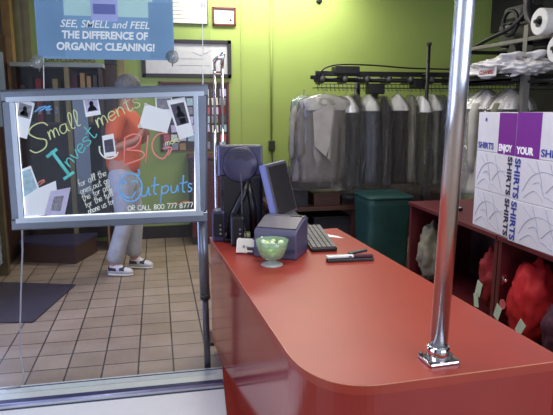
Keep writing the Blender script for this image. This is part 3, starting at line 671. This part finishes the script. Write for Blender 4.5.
# ------------------------------------------------------------------ right hand shelving with shirt boxes
SX = 1.83
def cubby(name, y0, y1, label):
    o = thing(name, label, 'shelf unit', (SX, (y0+y1)/2, 0)); h = (y1-y0)/2
    obj('top_board', MB().box(-.015, .52, -h, h, .765, .79, .003), 'maroon', o)
    obj('side_board', MB().box(0, .52, -h, -h+.03, 0, .765), 'maroon', o)
    obj('side_board', MB().box(0, .52, h-.03, h, 0, .765), 'maroon', o)
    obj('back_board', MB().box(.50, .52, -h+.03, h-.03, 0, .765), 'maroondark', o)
    obj('shelf_board', MB().box(.01, .50, -h+.03, h-.03, .20, .225), 'maroon', o)
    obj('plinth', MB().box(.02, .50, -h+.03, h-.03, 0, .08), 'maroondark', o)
    return o
cubby('cubby_shelf', 2.765, 3.90, 'maroon cubby shelf under the farther stack of shirt boxes')
cubby('cubby_shelf', 1.55, 2.755, 'maroon cubby shelf under the nearer stack of shirt boxes')
obx, oby = (0, -1, 0), (0, 0, 1)
def shirt_box(y0, y1, z0, z1, top, right, label, grp, dx=0):
    X0 = SX+.0+dx
    o = thing('shirt_box', label, 'box', (X0, (y0+y1)/2, z0), math.radians(3 if right else -3), group=grp); h = (y1-y0)/2; H_ = z1-z0-.002
    obj('carton', MB().box(0, .30, -h, h, 0, H_, .003), 'carton', o)
    if top:
        a, b = ((-h, -h+.17) if not right else (h-.17, h))
        if right: a, b = h-.18, h
        obj('purple_panel', MB().box(-.0012, 0, a, b, .0, H_), 'violet', o)
        obj('lettering', text_mb('ENJOY' if not right else 'YOUR', .05, (-.002, b-.012, .016), obx, oby, .0005, .0022, width=.13), 'letter', o)
        if right: obj('lettering', text_mb('SHIRTS', .05, (-.002, a-.01, .016), obx, oby, .0005, .001, width=.19), 'navy', o)
        else: obj('lettering', text_mb('SHIRTS', .05, (-.002, h-.015, .016), obx, oby, .0005, .001, width=.17), 'navy', o)
        ys = (h-.09 if not right else a-.17)
        obj('logo_mark', MB().poly([(-.002, ys-.014*math.sin(k*PI/5)*(1 if k % 2 == 0 else .45), H_-.04+.014*math.cos(k*PI/5)*(1 if k % 2 == 0 else .45)) for k in range(10)], (-1, 0, 0), .0006), 'navy', o)
    else:
        yt = (-h+.012) if not right else (h-.058)
        obj('lettering', text_mb('SHIRTS', .058, (-.002, yt+.046, H_-.006), (0, 0, -1), (0, -1, 0), .0005, .0016, width=H_-.014), 'navy' if right else 'inkb', o)
        sk = MB(); y_a, y_b = ((h-.015, -h+.07) if not right else (h-.075, -h+.015))
        def yy(t): return y_a+(y_b-y_a)*t
        for s in ([(.02, .25), (.2, .6), (.45, .75), (.7, .7), (.98, .5)], [(.3, .95), (.42, .6), (.5, .25), (.62, .2)], [(.5, .25), (.4, .5), (.25, .45)], [(.55, .3), (.75, .55), (.98, .6)], [(.05, .1), (.3, .3), (.5, .1)], [(.6, .95), (.75, .5), (.9, .1)], [(.1, .9), (.3, .7)], [(.62, .2), (.8, .1)]):
            sk.tube(smooth_pts([(-.0012, yy(t), H_*v) for t, v in s]), .0016, 5)
        obj('shirt_drawing', sk, 'sketch', o)
    return o
hL = [.79, 1.012, 1.236, 1.458]
for i, nm in ((0, 'bottom'), (1, 'middle'), (2, 'top')):
    shirt_box(2.672, 3.072, hL[i], hL[i+1], i == 2, False, 'white shirt box%s, %s of the farther stack' % (' with a purple ENJOY panel' if i == 2 else ' with a shirt drawing', nm), 'shirt boxes on the cubby shelves', .012)
    shirt_box(2.235, 2.642, hL[i], hL[i+1]+(.006 if i == 2 else 0), i == 2, True, 'white shirt box%s, %s of the nearer stack' % (' with a purple YOUR panel' if i == 2 else ' with a shirt drawing', nm), 'shirt boxes on the cubby shelves', -.014+.004*i)

# bundles inside the cubbies
def bundle(name, label, c, r, m, seed, amp=.28, fr=2.2, tags=(), tie=None):
    o = thing(name, label, 'clothes bundle', (c[0], c[1], .2251))
    obj('cloth', MB().blob((0, 0, c[2]-.2251), r, amp, fr, 4, seed, flat=0.0), m, o, smooth=True)
    for (dy, dz, rot, s) in tags:
        t = obj('paper_tag', MB().box(-.002, 0, -s*.6, s*.6, -s, s), 'tag', o); t.location = (-r[0]-.01, dy, dz-.2251+0); t.rotation_euler = (rot, 0, 0)
    if tie: obj('tie', MB().lathe([(tie[2], -.012), (tie[2]*.8, 0), (tie[2], .012)], 0, tie[0], tie[1]-.2251, seg=20), m, o)
    return o
bundle('clothes_bundle', 'crumpled beige clothes bundle in the farther cubby', (1.945, 3.735, .44), (.10, .105, .20), 'beige', 3, .34, 3.2)
bundle('clothes_bundle', 'dark red clothes bundle with hanging tags in the farther cubby', (1.955, 2.935, .48), (.10, .085, .20), 'redd', 8, .28, 3.0, tags=((.01, .42, .25, .045), (.03, .34, -.2, .04)))
rb = bundle('laundry_bag', 'bright red laundry bag with pale green tags in the nearer cubby', (1.945, 2.585, .45), (.125, .12, .225), 'red', 5, .20, 3.2, tags=((.105, .37, .35, .042), (-.10, .36, .5, .042)))
rb['category'] = 'laundry bag'
obj('round_label', MB().lathe([(.028, 0), (.028, .002)], seg=20, mx=Matrix.Translation((-.128, .075, .20)) @ Matrix.Rotation(-PI/2, 4, 'Y')), 'pinkink', rb)
bundle('clothes_bundle', 'plum coloured clothes bundle right of the red laundry bag', (1.955, 2.345, .40), (.10, .085, .15), 'plum', 11, .3, 2.4)
hk = thing('metal_coat_hook', 'small metal hook on the divider beside the red laundry bag', 'hook', (SX+.02, 2.7249, .545))
obj('plate', MB().box(-.005, .02, -.006, .0, -.03, .03, .002), 'chrome', hk); obj('knob', MB().lathe([(.006, 0), (.008, .02), (.012, .026), (.004, .03)], seg=14, mx=Matrix.Translation((.005, -.004, 0)) @ Matrix.Rotation(PI/2, 4, 'X')), 'chrome', hk)
tg = thing('tape_roll', 'small roll of tape on the farther cubby shelf top', 'tape', (1.98, 3.50, .79))
obj('ring', MB().lathe([(.03, 0), (.045, 0), (.045, .02), (.03, .02), (.03, 0)], seg=24, cap=False), 'black', tg); obj('core', MB().lathe([(.026, 0), (.03, 0), (.03, .02), (.026, .02), (.026, 0)], seg=24, cap=False), 'paper2', tg)
tag(obj('crumpled_tissue', MB().blob((1.96, 3.11, .815), (.03, .03, .026), .3, 3, 3, 4, flat=.7905), 'paper'), 'crumpled white tissue on the shelf top beside the farther box stack', 'tissue')

# ------------------------------------------------------------------ green hamper and dark things under the conveyor
hb = thing('laundry_hamper', 'teal green fabric hamper behind the counter near the shelves', 'hamper', (1.96, 4.75, 0))
def rrect(w_, d_, z, r=.05, n=5, wob=0, sd=0):
    pts = []
    for cx, cy, a0 in ((w_-r, d_-r, 0), (-w_+r, d_-r, 90), (-w_+r, -d_+r, 180), (w_-r, -d_+r, 270)):
        for i in range(n+1):
            a = math.radians(a0+90*i/n); x, y = cx+r*math.cos(a), cy+r*math.sin(a)
            k = 1+wob*noise.noise(Vector((x*9, y*9, z*3+sd))); pts.append(Vector((x*k, y*k, z)))
    return pts
obj('body', MB().loft([rrect(.18+.02*i/10, .19+.02*i/10, .02+.68*i/10, wob=.06, sd=i*.3) for i in range(11)]), 'teal', hb, smooth=True)
obj('rim', MB().tube(rrect(.205, .215, .705), .012, 8, closed=True), 'teal', hb, smooth=True)
obj('liner', MB().loft([rrect(.19, .20, .700, wob=.05), rrect(.185, .195, .712, wob=.08), rrect(.12, .13, .718, wob=.1)]), 'teal', hb, smooth=True)
obj('foot_frame', MB().tube(rrect(.17, .18, .015), .014, 8, closed=True), 'iron', hb)
lp = thing('low_cabinet', 'long low dark brown cabinet standing along the green wall under the conveyor', 'cabinet', (2.1, 6.15, 0))
obj('body', MB().box(-.98, 1.2, -.2, .3, .06, .76), 'brown', lp); obj('top', MB().box(-1.0, 1.22, -.22, .32, .76, .79, .004), 'base', lp)
for k in range(4): obj('door', MB().box(-.96+k*.54, -.44+k*.54, -.215, -.2, .1, .72, .003), 'brown', lp)
obj('plinth', MB().box(-.94, 1.16, -.18, .3, 0, .06), 'base', lp)
tb = thing('work_table', 'long dark work table under the hanging clothes', 'table', (1.65, 5.5, 0))
obj('tabletop', MB().box(-.62, .26, -.35, .35, .50, .54, .005), 'brown', tb)
for x in (-.57, .21):
    for y in (-.30, .30): obj('leg', MB().box(x-.03, x+.03, y-.03, y+.03, 0, .50), 'brown', tb)
obj('lower_shelf', MB().box(-.57, .21, -.3, .3, .14, .165), 'brown', tb)
for i, (x, y, w_, d_, h_, m, lb) in enumerate(((1.24, 5.36, .16, .16, .15, 'blackcloth', 'black storage box on the dark work table, left end'), (1.58, 5.34, .13, .14, .10, 'brown', 'brown storage box in the middle of the dark work table'), (1.80, 5.38, .07, .14, .07, 'blackcloth', 'flat black storage box at the right end of the dark work table'))):
    o = thing('storage_box', lb, 'box', (x, y, .54), .1*i-.1, 'boxes on the work table')
    obj('body', MB().box(-w_, w_, -d_, d_, 0, h_, .004), m, o); obj('lid', MB().box(-w_-.005, w_+.005, -d_-.005, d_+.005, h_, h_+.02, .003), m, o)
for i, (x, lb) in enumerate(((1.22, 'dark crate on the lower shelf of the work table, left'), (1.65, 'dark crate on the lower shelf of the work table, right'))):
    o = thing('crate', lb, 'crate', (x, 5.44, .165), group='crates under the work table')
    obj('body', MB().box(-.18, .18, -.2, .2, 0, .24, .006), 'blackcloth', o); obj('rim', MB().box(-.19, .19, -.21, .21, .24, .26, .004), 'iron', o)

# ------------------------------------------------------------------ conveyor
CY = 5.45
cv = thing('garment_conveyor', 'black overhead garment conveyor in front of the green wall', 'conveyor', (2.6, CY, 0))
def xb(a, b): return a-2.6, b-2.6
a, b = xb(1.50, 4.2)
obj('upper_beam', MB().box(a, b, -.09, -.05, 1.775, 1.815, .004), 'iron', cv)
obj('upper_beam', MB().box(a+.05, b, .05, .09, 1.775, 1.815, .004), 'iron', cv)
obj('lower_beam', MB().tube([(a, -.02, 1.735), (b, -.02, 1.735)], .022, 12), 'iron', cv, smooth=True)
obj('chain_rail', MB().box(a, b, -.07, -.062, 1.655, 1.663).box(a, b, .03, .038, 1.655, 1.663).box(a, b, -.07, -.064, 1.69, 1.696), 'iron', cv)
for k in range(64):
    x = a+.02+k*.042
    obj('hook_link', MB().tube([(x, -.066, 1.70), (x+.004, -.07, 1.66), (x, -.078, 1.635), (x+.008, -.085, 1.628), (x+.014, -.08, 1.64)], .0032, 5), 'iron', cv)
for k in range(12):
    x = a+.06+k*.225
    br_ = obj('roller_bracket', MB().box(x-.018, x+.018, -.1, .1, 1.70, 1.79, .004), 'iron', cv)
    obj('roller', MB().tube([(x, -.12, 1.745), (x, -.085, 1.745)], .026, 16), 'steel', br_, smooth=True)
obj('end_wheel', MB().lathe([(.06, -.02), (.075, -.012), (.07, 0), (.075, .012), (.06, .02)], a+.04, 0, 1.76, seg=28), 'iron', cv, smooth=True)
obj('drive_motor', MB().box(a+.18, a+.42, -.14, .02, 1.785, 1.86, .012), 'iron', cv)
obj('motor_box', MB().box(a+.52, a+.68, -.14, -.02, 1.60, 1.70, .01).box(a+.57, a+.63, -.10, -.06, 1.55, 1.60), 'iron', cv)
obj('motor_box', MB().box(a+.98, a+1.1, -.14, -.02, 1.66, 1.74, .01), 'iron', cv)
obj('cable', MB().tube(smooth_pts([(a+.03, -.10, 1.68), (a+.02, -.11, 1.76), (a+.08, -.12, 1.84), (a+.25, -.12, 1.875), (a+.6, -.11, 1.87), (a+.95, -.10, 1.85), (a+1.4, -.1, 1.845)]), .0075, 8), 'iron', cv, smooth=True)
obj('support_post', MB().tube([(-.01, -.20, 0), (-.01, -.20, 2.07)], .017, 12).tube([(-.01, -.20, 1.79), (-.01, -.05, 1.79)], .012, 8), 'iron', cv, smooth=True)
obj('post_cap', MB().tube([(-.01, -.20, 2.06), (-.01, -.20, 2.085)], .024, 12), 'iron', cv)
obj('support_post', MB().tube([(-.6, .15, 0), (-.6, .15, 1.80)], .03, 12).tube([(-.6, .15, 1.76), (-.6, .05, 1.76)], .012, 8), 'iron', cv, smooth=True)
obj('support_post', MB().tube([(1.3, .15, 0), (1.3, .15, 2.88)], .03, 12).tube([(1.3, .15, 1.76), (1.3, .05, 1.76)], .012, 8), 'iron', cv, smooth=True)

def gring(w_, d_, z, fold, sd, n=36, dx=0, dy=0):
    out = []
    for k in range(n):
        a_ = 2*PI*k/n
        q = 1+fold*noise.noise(Vector((math.cos(a_)*3.2+sd, math.sin(a_)*3.2, z*1.3)))+fold*.5*noise.noise(Vector((math.cos(a_)*8, math.sin(a_)*8+sd, z*3)))+fold*.25*noise.noise(Vector((math.cos(a_)*14, math.sin(a_)*14+sd, z*14)))
        ca, sa = math.cos(a_), math.sin(a_)
        out.append(Vector((dx+w_*abs(ca)**.8*(1 if ca >= 0 else -1)*q, dy+d_*abs(sa)**.8*(1 if sa >= 0 else -1)*q, z)))
    return out
def garment(x, y, w_, d_, zt, zb, rz, m, capm, label, seed, sleeves=True, film=True, hook=1.645, grp='bagged garments on the conveyor', broad=False):
    o = thing('bagged_garment', label, 'garment', (x, y, 0), rz, grp)
    prof = [(0, .10, .3), (.03, .26, .55), (.07, .52, .82), (.12, .80, .95), (.18, 1.0, 1.0)]+[(.22+.78*q/14, .97+.06*q/14, .98+.08*q/14) for q in range(15)]
    H_ = zt-zb; bw_ = (lambda t, a_: min(1, a_*2.1) if broad else a_)
    R_ = [gring(w_*bw_(t, a_), d_*b_, zt-H_*t, .18+.34*t, seed) for t, a_, b_ in prof]
    obj('garment_body', MB().loft(R_[::-1]), m, o, smooth=True)
    if sleeves:
        for s in (-1, 1):
            obj('sleeve', MB().loft([gring(.045*k, .035*k, z, .25, seed+s, 14, s*(w_*xx), -d_*.2) for k, z, xx in ((.8, zt-.09, .80), (1.15, zt-.16, .95), (1.1, zt-.34, 1.0), (.95, zt-.52, .97), (.85, zt-.60, .95))]), m, o, smooth=True)
    if capm:
        P2 = [(0, .10, .3), (.03, .28, .6), (.07, .56, .9), (.12, .86, 1.1), (.18, 1.12, 1.15)]
        obj('paper_cape', MB().loft([gring(w_*bw_(t, a_)*1.03, d_*b_*1.04, zt+.008-H_*t, .14, seed+2) for t, a_, b_ in P2], cap=False), capm, o, smooth=True)
    obj('hanger', MB().tube(smooth_pts([(-w_*.8, 0, zt-.05), (-w_*.3, 0, zt-.012), (0, 0, zt+.01), (w_*.3, 0, zt-.012), (w_*.8, 0, zt-.05)]), .003, 6).tube(smooth_pts([(0, 0, zt+.01), (0, 0, zt+.04), (.012, 0, hook-.012), (0, 0, hook), (-.012, 0, hook-.01)]), .0026, 6), 'steel', o)
    if film:
        P3 = [(0, .12, .4), (.04, .42, .9), (.09, .74, 1.15), (.14, .98, 1.3), (.19, 1.14, 1.35)]+[(.25+.87*q/20, 1.12+.06*q/20+.05*noise.noise(Vector((q*1.7, seed, 0))), 1.4+.12*noise.noise(Vector((q*1.3, seed, 7)))) for q in range(21)]
        obj('plastic_film', MB().loft([gring(w_*(a_ if not broad else max(a_, min(1.08, a_*2.1))), d_*b_+.008, zt+.012-H_*t, .42, seed+5, n=56) for t, a_, b_ in P3], cap=False), 'film', o, smooth=True)
    return o
gc = lambda n, c: col(n, c, rough=.85, var=.12, scale=9)
gc('cl_grey', (128, 122, 118)); gc('cl_flap', (150, 144, 138)); gc('cl_char', (50, 48, 50)); gc('cl_blue', (104, 106, 126)); gc('cl_dark', (62, 58, 60)); gc('cl_pale', (150, 146, 136)); gc('cl_slate', (84, 82, 92)); gc('cl_olive', (92, 90, 72)); gc('cl_mint', (166, 186, 172))
GY = CY-.09
wg = garment(1.545, GY-.12, .225, .075, 1.585, .78, .10, 'cl_grey', 'bag', 'wide grey garment in plastic at the left end of the conveyor', 1, hook=1.64, broad=True)
obj('collar', MB().loft([gring(.085, .06, 1.56, .1, 3, 20), gring(.105, .085, 1.535, .1, 3, 20), gring(.125, .10, 1.50, .15, 3, 20)], cap=False), 'cl_pale', wg, smooth=True)
obj('front_flap', MB().poly([(-.15, -.098, 1.43), (.0, -.105, 1.50), (.055, -.105, 1.49), (.02, -.112, 1.16), (-.02, -.115, 1.02), (-.13, -.10, 1.12)], (0, -1, 0), .008), 'cl_flap', wg)
obj('placket', MB().poly([(.045, -.098, 1.49), (.07, -.098, 1.48), (.03, -.105, .98), (.0, -.105, 1.0)], (0, -1, 0), .007), 'cl_pale', wg)
garment(1.405, GY+.10, .13, .06, 1.58, .80, .5, 'cl_pale', 'cl_mint', 'pale garment with mint paper half behind the wide grey one at the left end', 2, hook=1.64, broad=True)
specs = [(1.79, .075, .17, 'cl_char', 'paper', 'black bagged jacket with a white cape, just right of the wide grey garment'),
         (1.885, .05, .17, 'cl_char', None, 'plain black bagged garment between the first white cape and the blue grey shirt'),
         (2.03, .085, .17, 'cl_blue', 'paper', 'blue grey bagged shirt with a white cape, left of the motor box'),
         (2.17, .055, .17, 'cl_dark', None, 'plain dark grey bagged garment right of the blue grey shirt'),
         (2.33, .125, .10, 'cl_dark', 'paper', 'dark bagged jacket under the widest white cape in mid conveyor'),
         (2.475, .05, .16, 'cl_pale', None, 'thin pale bagged garment right of the widest white cape'),
         (2.565, .06, .16, 'cl_olive', 'paper', 'olive bagged garment left of the thin conveyor post'),
         (2.69, .065, .16, 'cl_pale', 'paper', 'pale bagged garment behind the thin conveyor post'),
         (2.80, .055, .16, 'cl_slate', None, 'slate bagged garment right of the thin conveyor post'),
         (2.92, .08, .16, 'cl_char', 'paper', 'black bagged garment mostly behind the chrome pole'),
         (3.12, .09, .15, 'cl_dark', None, 'dark bagged garment right of the chrome pole'),
         (3.30, .09, .15, 'cl_olive', None, 'olive bagged garment hanging left of the farther box stack'),
         (3.50, .09, .15, 'cl_pale', 'bag', 'pale bagged garment behind the farther box stack top'),
         (3.70, .09, .15, 'cl_slate', 'bag', 'slate bagged garment farthest right on the conveyor')]
for i, (x, w_, d_, m, cp_, lb) in enumerate(specs):
    garment(x, GY+.02*((i % 3)-1), w_*.84, d_*.9, 1.575+.008*((i*5) % 3), .70+.02*((i*7) % 3), random.uniform(-.12, .12), m, cp_, lb, 10+i*1.7, sleeves=(i % 3 != 1))

# ------------------------------------------------------------------ bagging station, upper right
bs = thing('bagging_stand', 'grey steel bagging stand with roll holders behind the shirt boxes', 'stand', (2.45, 3.4, 0))
obj('post', MB().box(-.022, .022, .10, .145, 0, 2.02), 'steel', bs)
obj('post', MB().box(-.022, .022, -1.0, -.96, 0, 2.02), 'steel', bs)
obj('rail', MB().box(-.02, .02, -1.05, .85, 1.915, 1.94, .003), 'steel', bs)
obj('rail', MB().box(.28, .32, -1.05, .95, 1.90, 1.94, .003), 'iron', bs)
obj('cross_arm', MB().box(-.02, .32, .10, .14, 1.89, 1.915).box(-.02, .32, .80, .84, 1.89, 1.915), 'iron', bs)
obj('spindle', MB().tube([(-.12, -.10, 2.01), (.5, -.10, 2.01)], .012, 10), 'iron', bs)
obj('spindle', MB().tube([(-.12, -.28, 1.83), (.5, -.28, 1.83)], .012, 10), 'iron', bs)
obj('basket', MB().box(-.1, .3, .15, .9, 1.66, 1.675).box(-.1, -.085, .15, .9, 1.66, 1.71), 'iron', bs)
obj('roller_wheel', MB().tube([(-.04, .24, 1.86), (.02, .24, 1.86)], .045, 20), 'iron', bs)
for (y, z, lb) in ((3.30, 2.01, 'upper roll of plastic film on the bagging stand'), (3.12, 1.83, 'lower roll of plastic film on the bagging stand')):
    o = thing('film_roll', lb, 'roll', (2.36, y, z), group='film rolls on the bagging stand')
    Rm = Matrix.Rotation(PI/2, 4, 'Y')
    obj('film', MB().lathe([(.035, 0), (.078, 0), (.082, .004), (.082, .40), (.035, .40), (.035, 0)], seg=36, mx=Rm, cap=False), 'roll', o)
    obj('core', MB().lathe([(.018, .002), (.035, .002), (.035, .398), (.018, .398), (.018, .002)], seg=28, mx=Rm, cap=False), 'black', o)
# machine silhouettes hung above the stand
hm = thing('hanging_steam_hose', 'black steam hose and cables gathered above the bagging stand', 'hose', (2.62, 3.7, 0))
obj('hose', MB().tube(smooth_pts([(0, 0, 2.9), (.02, .02, 2.5), (.0, .10, 2.25), (-.03, .02, 2.08), (.0, -.06, 2.02), (.04, 0, 2.1)]), .03, 10), 'iron', hm, smooth=True)
obj('cable', MB().tube(smooth_pts([(.05, .05, 2.9), (.1, .1, 2.4), (.0, .2, 2.1), (-.06, .5, 2.0), (0, .9, 1.95)]), .016, 8), 'iron', hm, smooth=True)
pmc = thing('press_machine', 'black machine unit with a hand wheel on top of the bagging stand rails', 'machine', (2.78, 3.98, 1.94))
obj('body', MB().box(-.12, .14, -.26, .24, 0, .17, .03), 'iron', pmc)
obj('head', MB().box(-.10, .08, -.05, .22, .17, .30, .04), 'iron', pmc)
obj('arm', MB().tube([(-.02, -.1, .12), (-.06, -.32, .10), (-.05, -.42, .03)], [.05, .04, .03], 12), 'iron', pmc, smooth=True)
obj('hand_wheel', MB().tube([(-.16, .02+.09*math.cos(k*PI/12), .16+.09*math.sin(k*PI/12)) for k in range(24)], .014, 8, closed=True).tube([(-.16, -.07, .16), (-.16, .11, .16)], .01, 6).tube([(-.16, .02, .16), (-.08, .02, .16)], .016, 8), 'iron', pmc, smooth=True)
wb = thing('white_garment_bag', 'crumpled white garment bag with red print lying over the bagging stand basket', 'bag', (2.47, 3.77, 1.676))
obj('bag', MB().blob((0, -.02, .085), (.17, .40, .085), .42, 2.0, 5, 21, flat=0.0), 'bag', wb, smooth=True)
obj('drooping_end', MB().blob((-.02, .38, .055), (.10, .13, .05), .5, 3, 4, 33, flat=0.0), 'bag', wb, smooth=True)
lb_ = obj('print_label', MB().box(-.186, -.182, -.16, .06, .02, .085, .001), 'bag', wb)
obj('lettering', text_mb('CLEANERS', .04, (-.187, .05, .035), obx, oby, .0008, .001, .25, width=.18), 'redd', lb_)
garment(2.46, 4.02, .10, .13, 1.60, .82, .2, 'cl_pale', 'bag', 'pale bagged garment with a white top hung on the bagging stand, nearest the pole', 41, hook=1.66, grp='garments on the bagging stand')
garment(2.47, 3.72, .10, .12, 1.60, .82, -.1, 'cl_olive', 'bag', 'olive bagged garment with a white top on the bagging stand, behind the box stacks', 44, hook=1.66, grp='garments on the bagging stand')
obj('hang_bar', MB().tube([(.015, -.3, 1.652), (.015, .9, 1.652)], .01, 8), 'iron', bs)

# ------------------------------------------------------------------ person
def skin_mesh(name, joints, edges, m, parent, root=0, sub=2):
    me = bpy.data.meshes.new(name); me.from_pydata([j[0] for j in joints], edges, []); me.materials.append(M[m])
    o = bpy.data.objects.new(name, me); C.objects.link(o)
    if parent: o.parent = parent
    s = o.modifiers.new('skin', 'SKIN'); s.use_smooth_shade = True
    for i, j in enumerate(joints):
        v = me.skin_vertices[0].data[i]; r = j[1]; v.radius = (r if isinstance(r, tuple) else (r, r)); v.use_root = (i == root)
    k = o.modifiers.new('subsurf', 'SUBSURF'); k.levels = sub; k.render_levels = sub
    for p in me.polygons: p.use_smooth = True
    return o
# local frame: +X is where the person faces, right side towards -Y
pe = thing('person', 'person in an orange t-shirt and pale jeans standing behind the writing board', 'person', (-.305, 5.2, 0), math.radians(-14))
J = []; E_ = []
def j(p, r, par=None):
    J.append((p, r)); 
    if par is not None: E_.append((par, len(J)-1))
    return len(J)-1
pel = j((0, 0, .93), (.125, .15)); wa = j((.005, 0, 1.08), (.105, .135), pel); chs = j((.02, 0, 1.26), (.115, .165), wa); shl = j((.03, 0, 1.40), (.085, .12), chs)
nk = j((.05, 0, 1.485), .052, shl); hb0 = j((.075, 0, 1.56), (.072, .066), nk); hd = j((.085, 0, 1.64), (.096, .078), hb0); ht = j((.08, 0, 1.70), (.070, .062), hd)
for s in (-1, 1):
    sh = j((.03, s*.16, 1.40), .058, shl); el = j((-.02 if s < 0 else .03, s*.235, 1.13), .041, sh); wr = j((.16 if s < 0 else .18, s*.13, 1.20), .027, el)
    pa = j((.195, s*.09, 1.255), (.022, .034), wr)
    for q in range(4):
        k1 = j((.215+.003*q, s*(.05+.018*q), 1.295), .0095, pa); k2 = j((.225, s*(.04+.018*q), 1.318-.002*q), .0085, k1); j((.218, s*(.03+.016*q), 1.335), .0075, k2)
    t1 = j((.19, s*.05, 1.27), .011, pa); j((.195, s*.025, 1.29), .009, t1)
    hp = j((0, s*.085, .88), .095, pel)
    kn = j((.03 if s < 0 else .06, s*.10, .49), .060, hp)
    an = j((-.10 if s < 0 else .02, s*.115, .09), .040, kn)
    j((-.02 if s < 0 else .11, s*.12, .045), (.032, .04), an)
skin_mesh('body', J, E_, 'skin', pe)
obj('hair', MB().blob((.075, 0, 1.675), (.108, .088, .085), .06, 4, 4, 2), 'hair', pe, smooth=True)
obj('nose', MB().blob((.185, 0, 1.615), (.02, .014, .022), .02, 2, 3, 1), 'skin', pe, smooth=True)
ey = MB(); [ey.blob((.165, s*.032, 1.642), (.010, .012, .008), 0, 1, 2) for s in (-1, 1)]; obj('eyes', ey, 'hair', pe, smooth=True)
obj('mouth', MB().blob((.168, 0, 1.575), (.012, .024, .006), 0, 1, 2), 'pinkink', pe, smooth=True)
er = MB(); [er.blob((.08, s*.083, 1.625), (.020, .010, .030), .05, 2, 3) for s in (-1, 1)]; obj('ears', er, 'skin', pe, smooth=True)
K = J; J = []; E_ = []
a0 = j((0, 0, .86), (.152, .176)); a1 = j((.005, 0, 1.06), (.130, .158), a0); a2 = j((.02, 0, 1.26), (.138, .182), a1); a3 = j((.03, 0, 1.405), (.098, .135), a2); j((.045, 0, 1.455), .072, a3)
for s in (-1, 1):
    q1 = j((.03, s*.165, 1.405), .074, a3); q2 = j((.005, s*.205, 1.27), .068, q1); j((-.012 if s < 0 else .025, s*.222, 1.19), .066, q2)
skin_mesh('orange_shirt', J, E_, 'orange', pe)
J = []; E_ = []
b0 = j((0, 0, 1.0), (.128, .152)); b1 = j((0, 0, .86), (.140, .165), b0)
for s in (-1, 1):
    h1 = j((.005, s*.09, .80), .112, b1); h2 = j((.015 if s < 0 else .035, s*.097, .64), .094, h1); h3 = j((.03 if s < 0 else .06, s*.10, .49), .083, h2); h4 = j((-.04 if s < 0 else .035, s*.108, .28), .078, h3); j((-.095 if s < 0 else .02, s*.115, .10), (.082, .074), h4)
skin_mesh('jeans', J, E_, 'jeans', pe)
for s in (-1, 1):
    x0 = -.16 if s < 0 else -.04; y0 = s*.118
    prof = [(t*.82+.02, a_, b_) for t, a_, b_ in [(0, .026, .05), (.03, .040, .095), (.08, .043, .10), (.13, .045, .085), (.18, .048, .062), (.23, .044, .05), (.262, .028, .036), (.27, .01, .02)]]
    rings = [[Vector((x0+t, y0+wd*math.cos(a_), max(.012, .012+hh*(.5+.5*math.sin(a_))*1.0))) for a_ in [2*PI*k/16 for k in range(16)]] for t, wd, hh in prof]
    so = obj('shoe', MB().loft(rings), 'shoe', pe, smooth=True)
    obj('sole', MB().loft([[Vector((x0+t, y0+(wd+.004)*math.cos(a_), .001+.018*(.5+.5*math.sin(a_)))) for a_ in [2*PI*k/16 for k in range(16)]] for t, wd, hh in prof]), 'paper2', so)
    obj('dark_panel', MB().loft([[Vector((x0+t, y0+(wd+.003)*math.cos(a_), .03+hh*.62*(.5+.5*math.sin(a_)))) for a_ in [2*PI*k/14 for k in range(14)]] for t, wd, hh in ((.03, .038, .095), (.07, .043, .10), (.10, .044, .09))]), 'shoed', so, smooth=True)
    obj('dark_panel', MB().loft([[Vector((x0+t, y0+(wd+.002)*math.cos(a_), .03+hh*.7*(.5+.5*math.sin(a_)))) for a_ in [2*PI*k/14 for k in range(14)]] for t, wd, hh in ((.13, .046, .080), (.15, .047, .074), (.17, .049, .068))]), 'shoed', so, smooth=True)
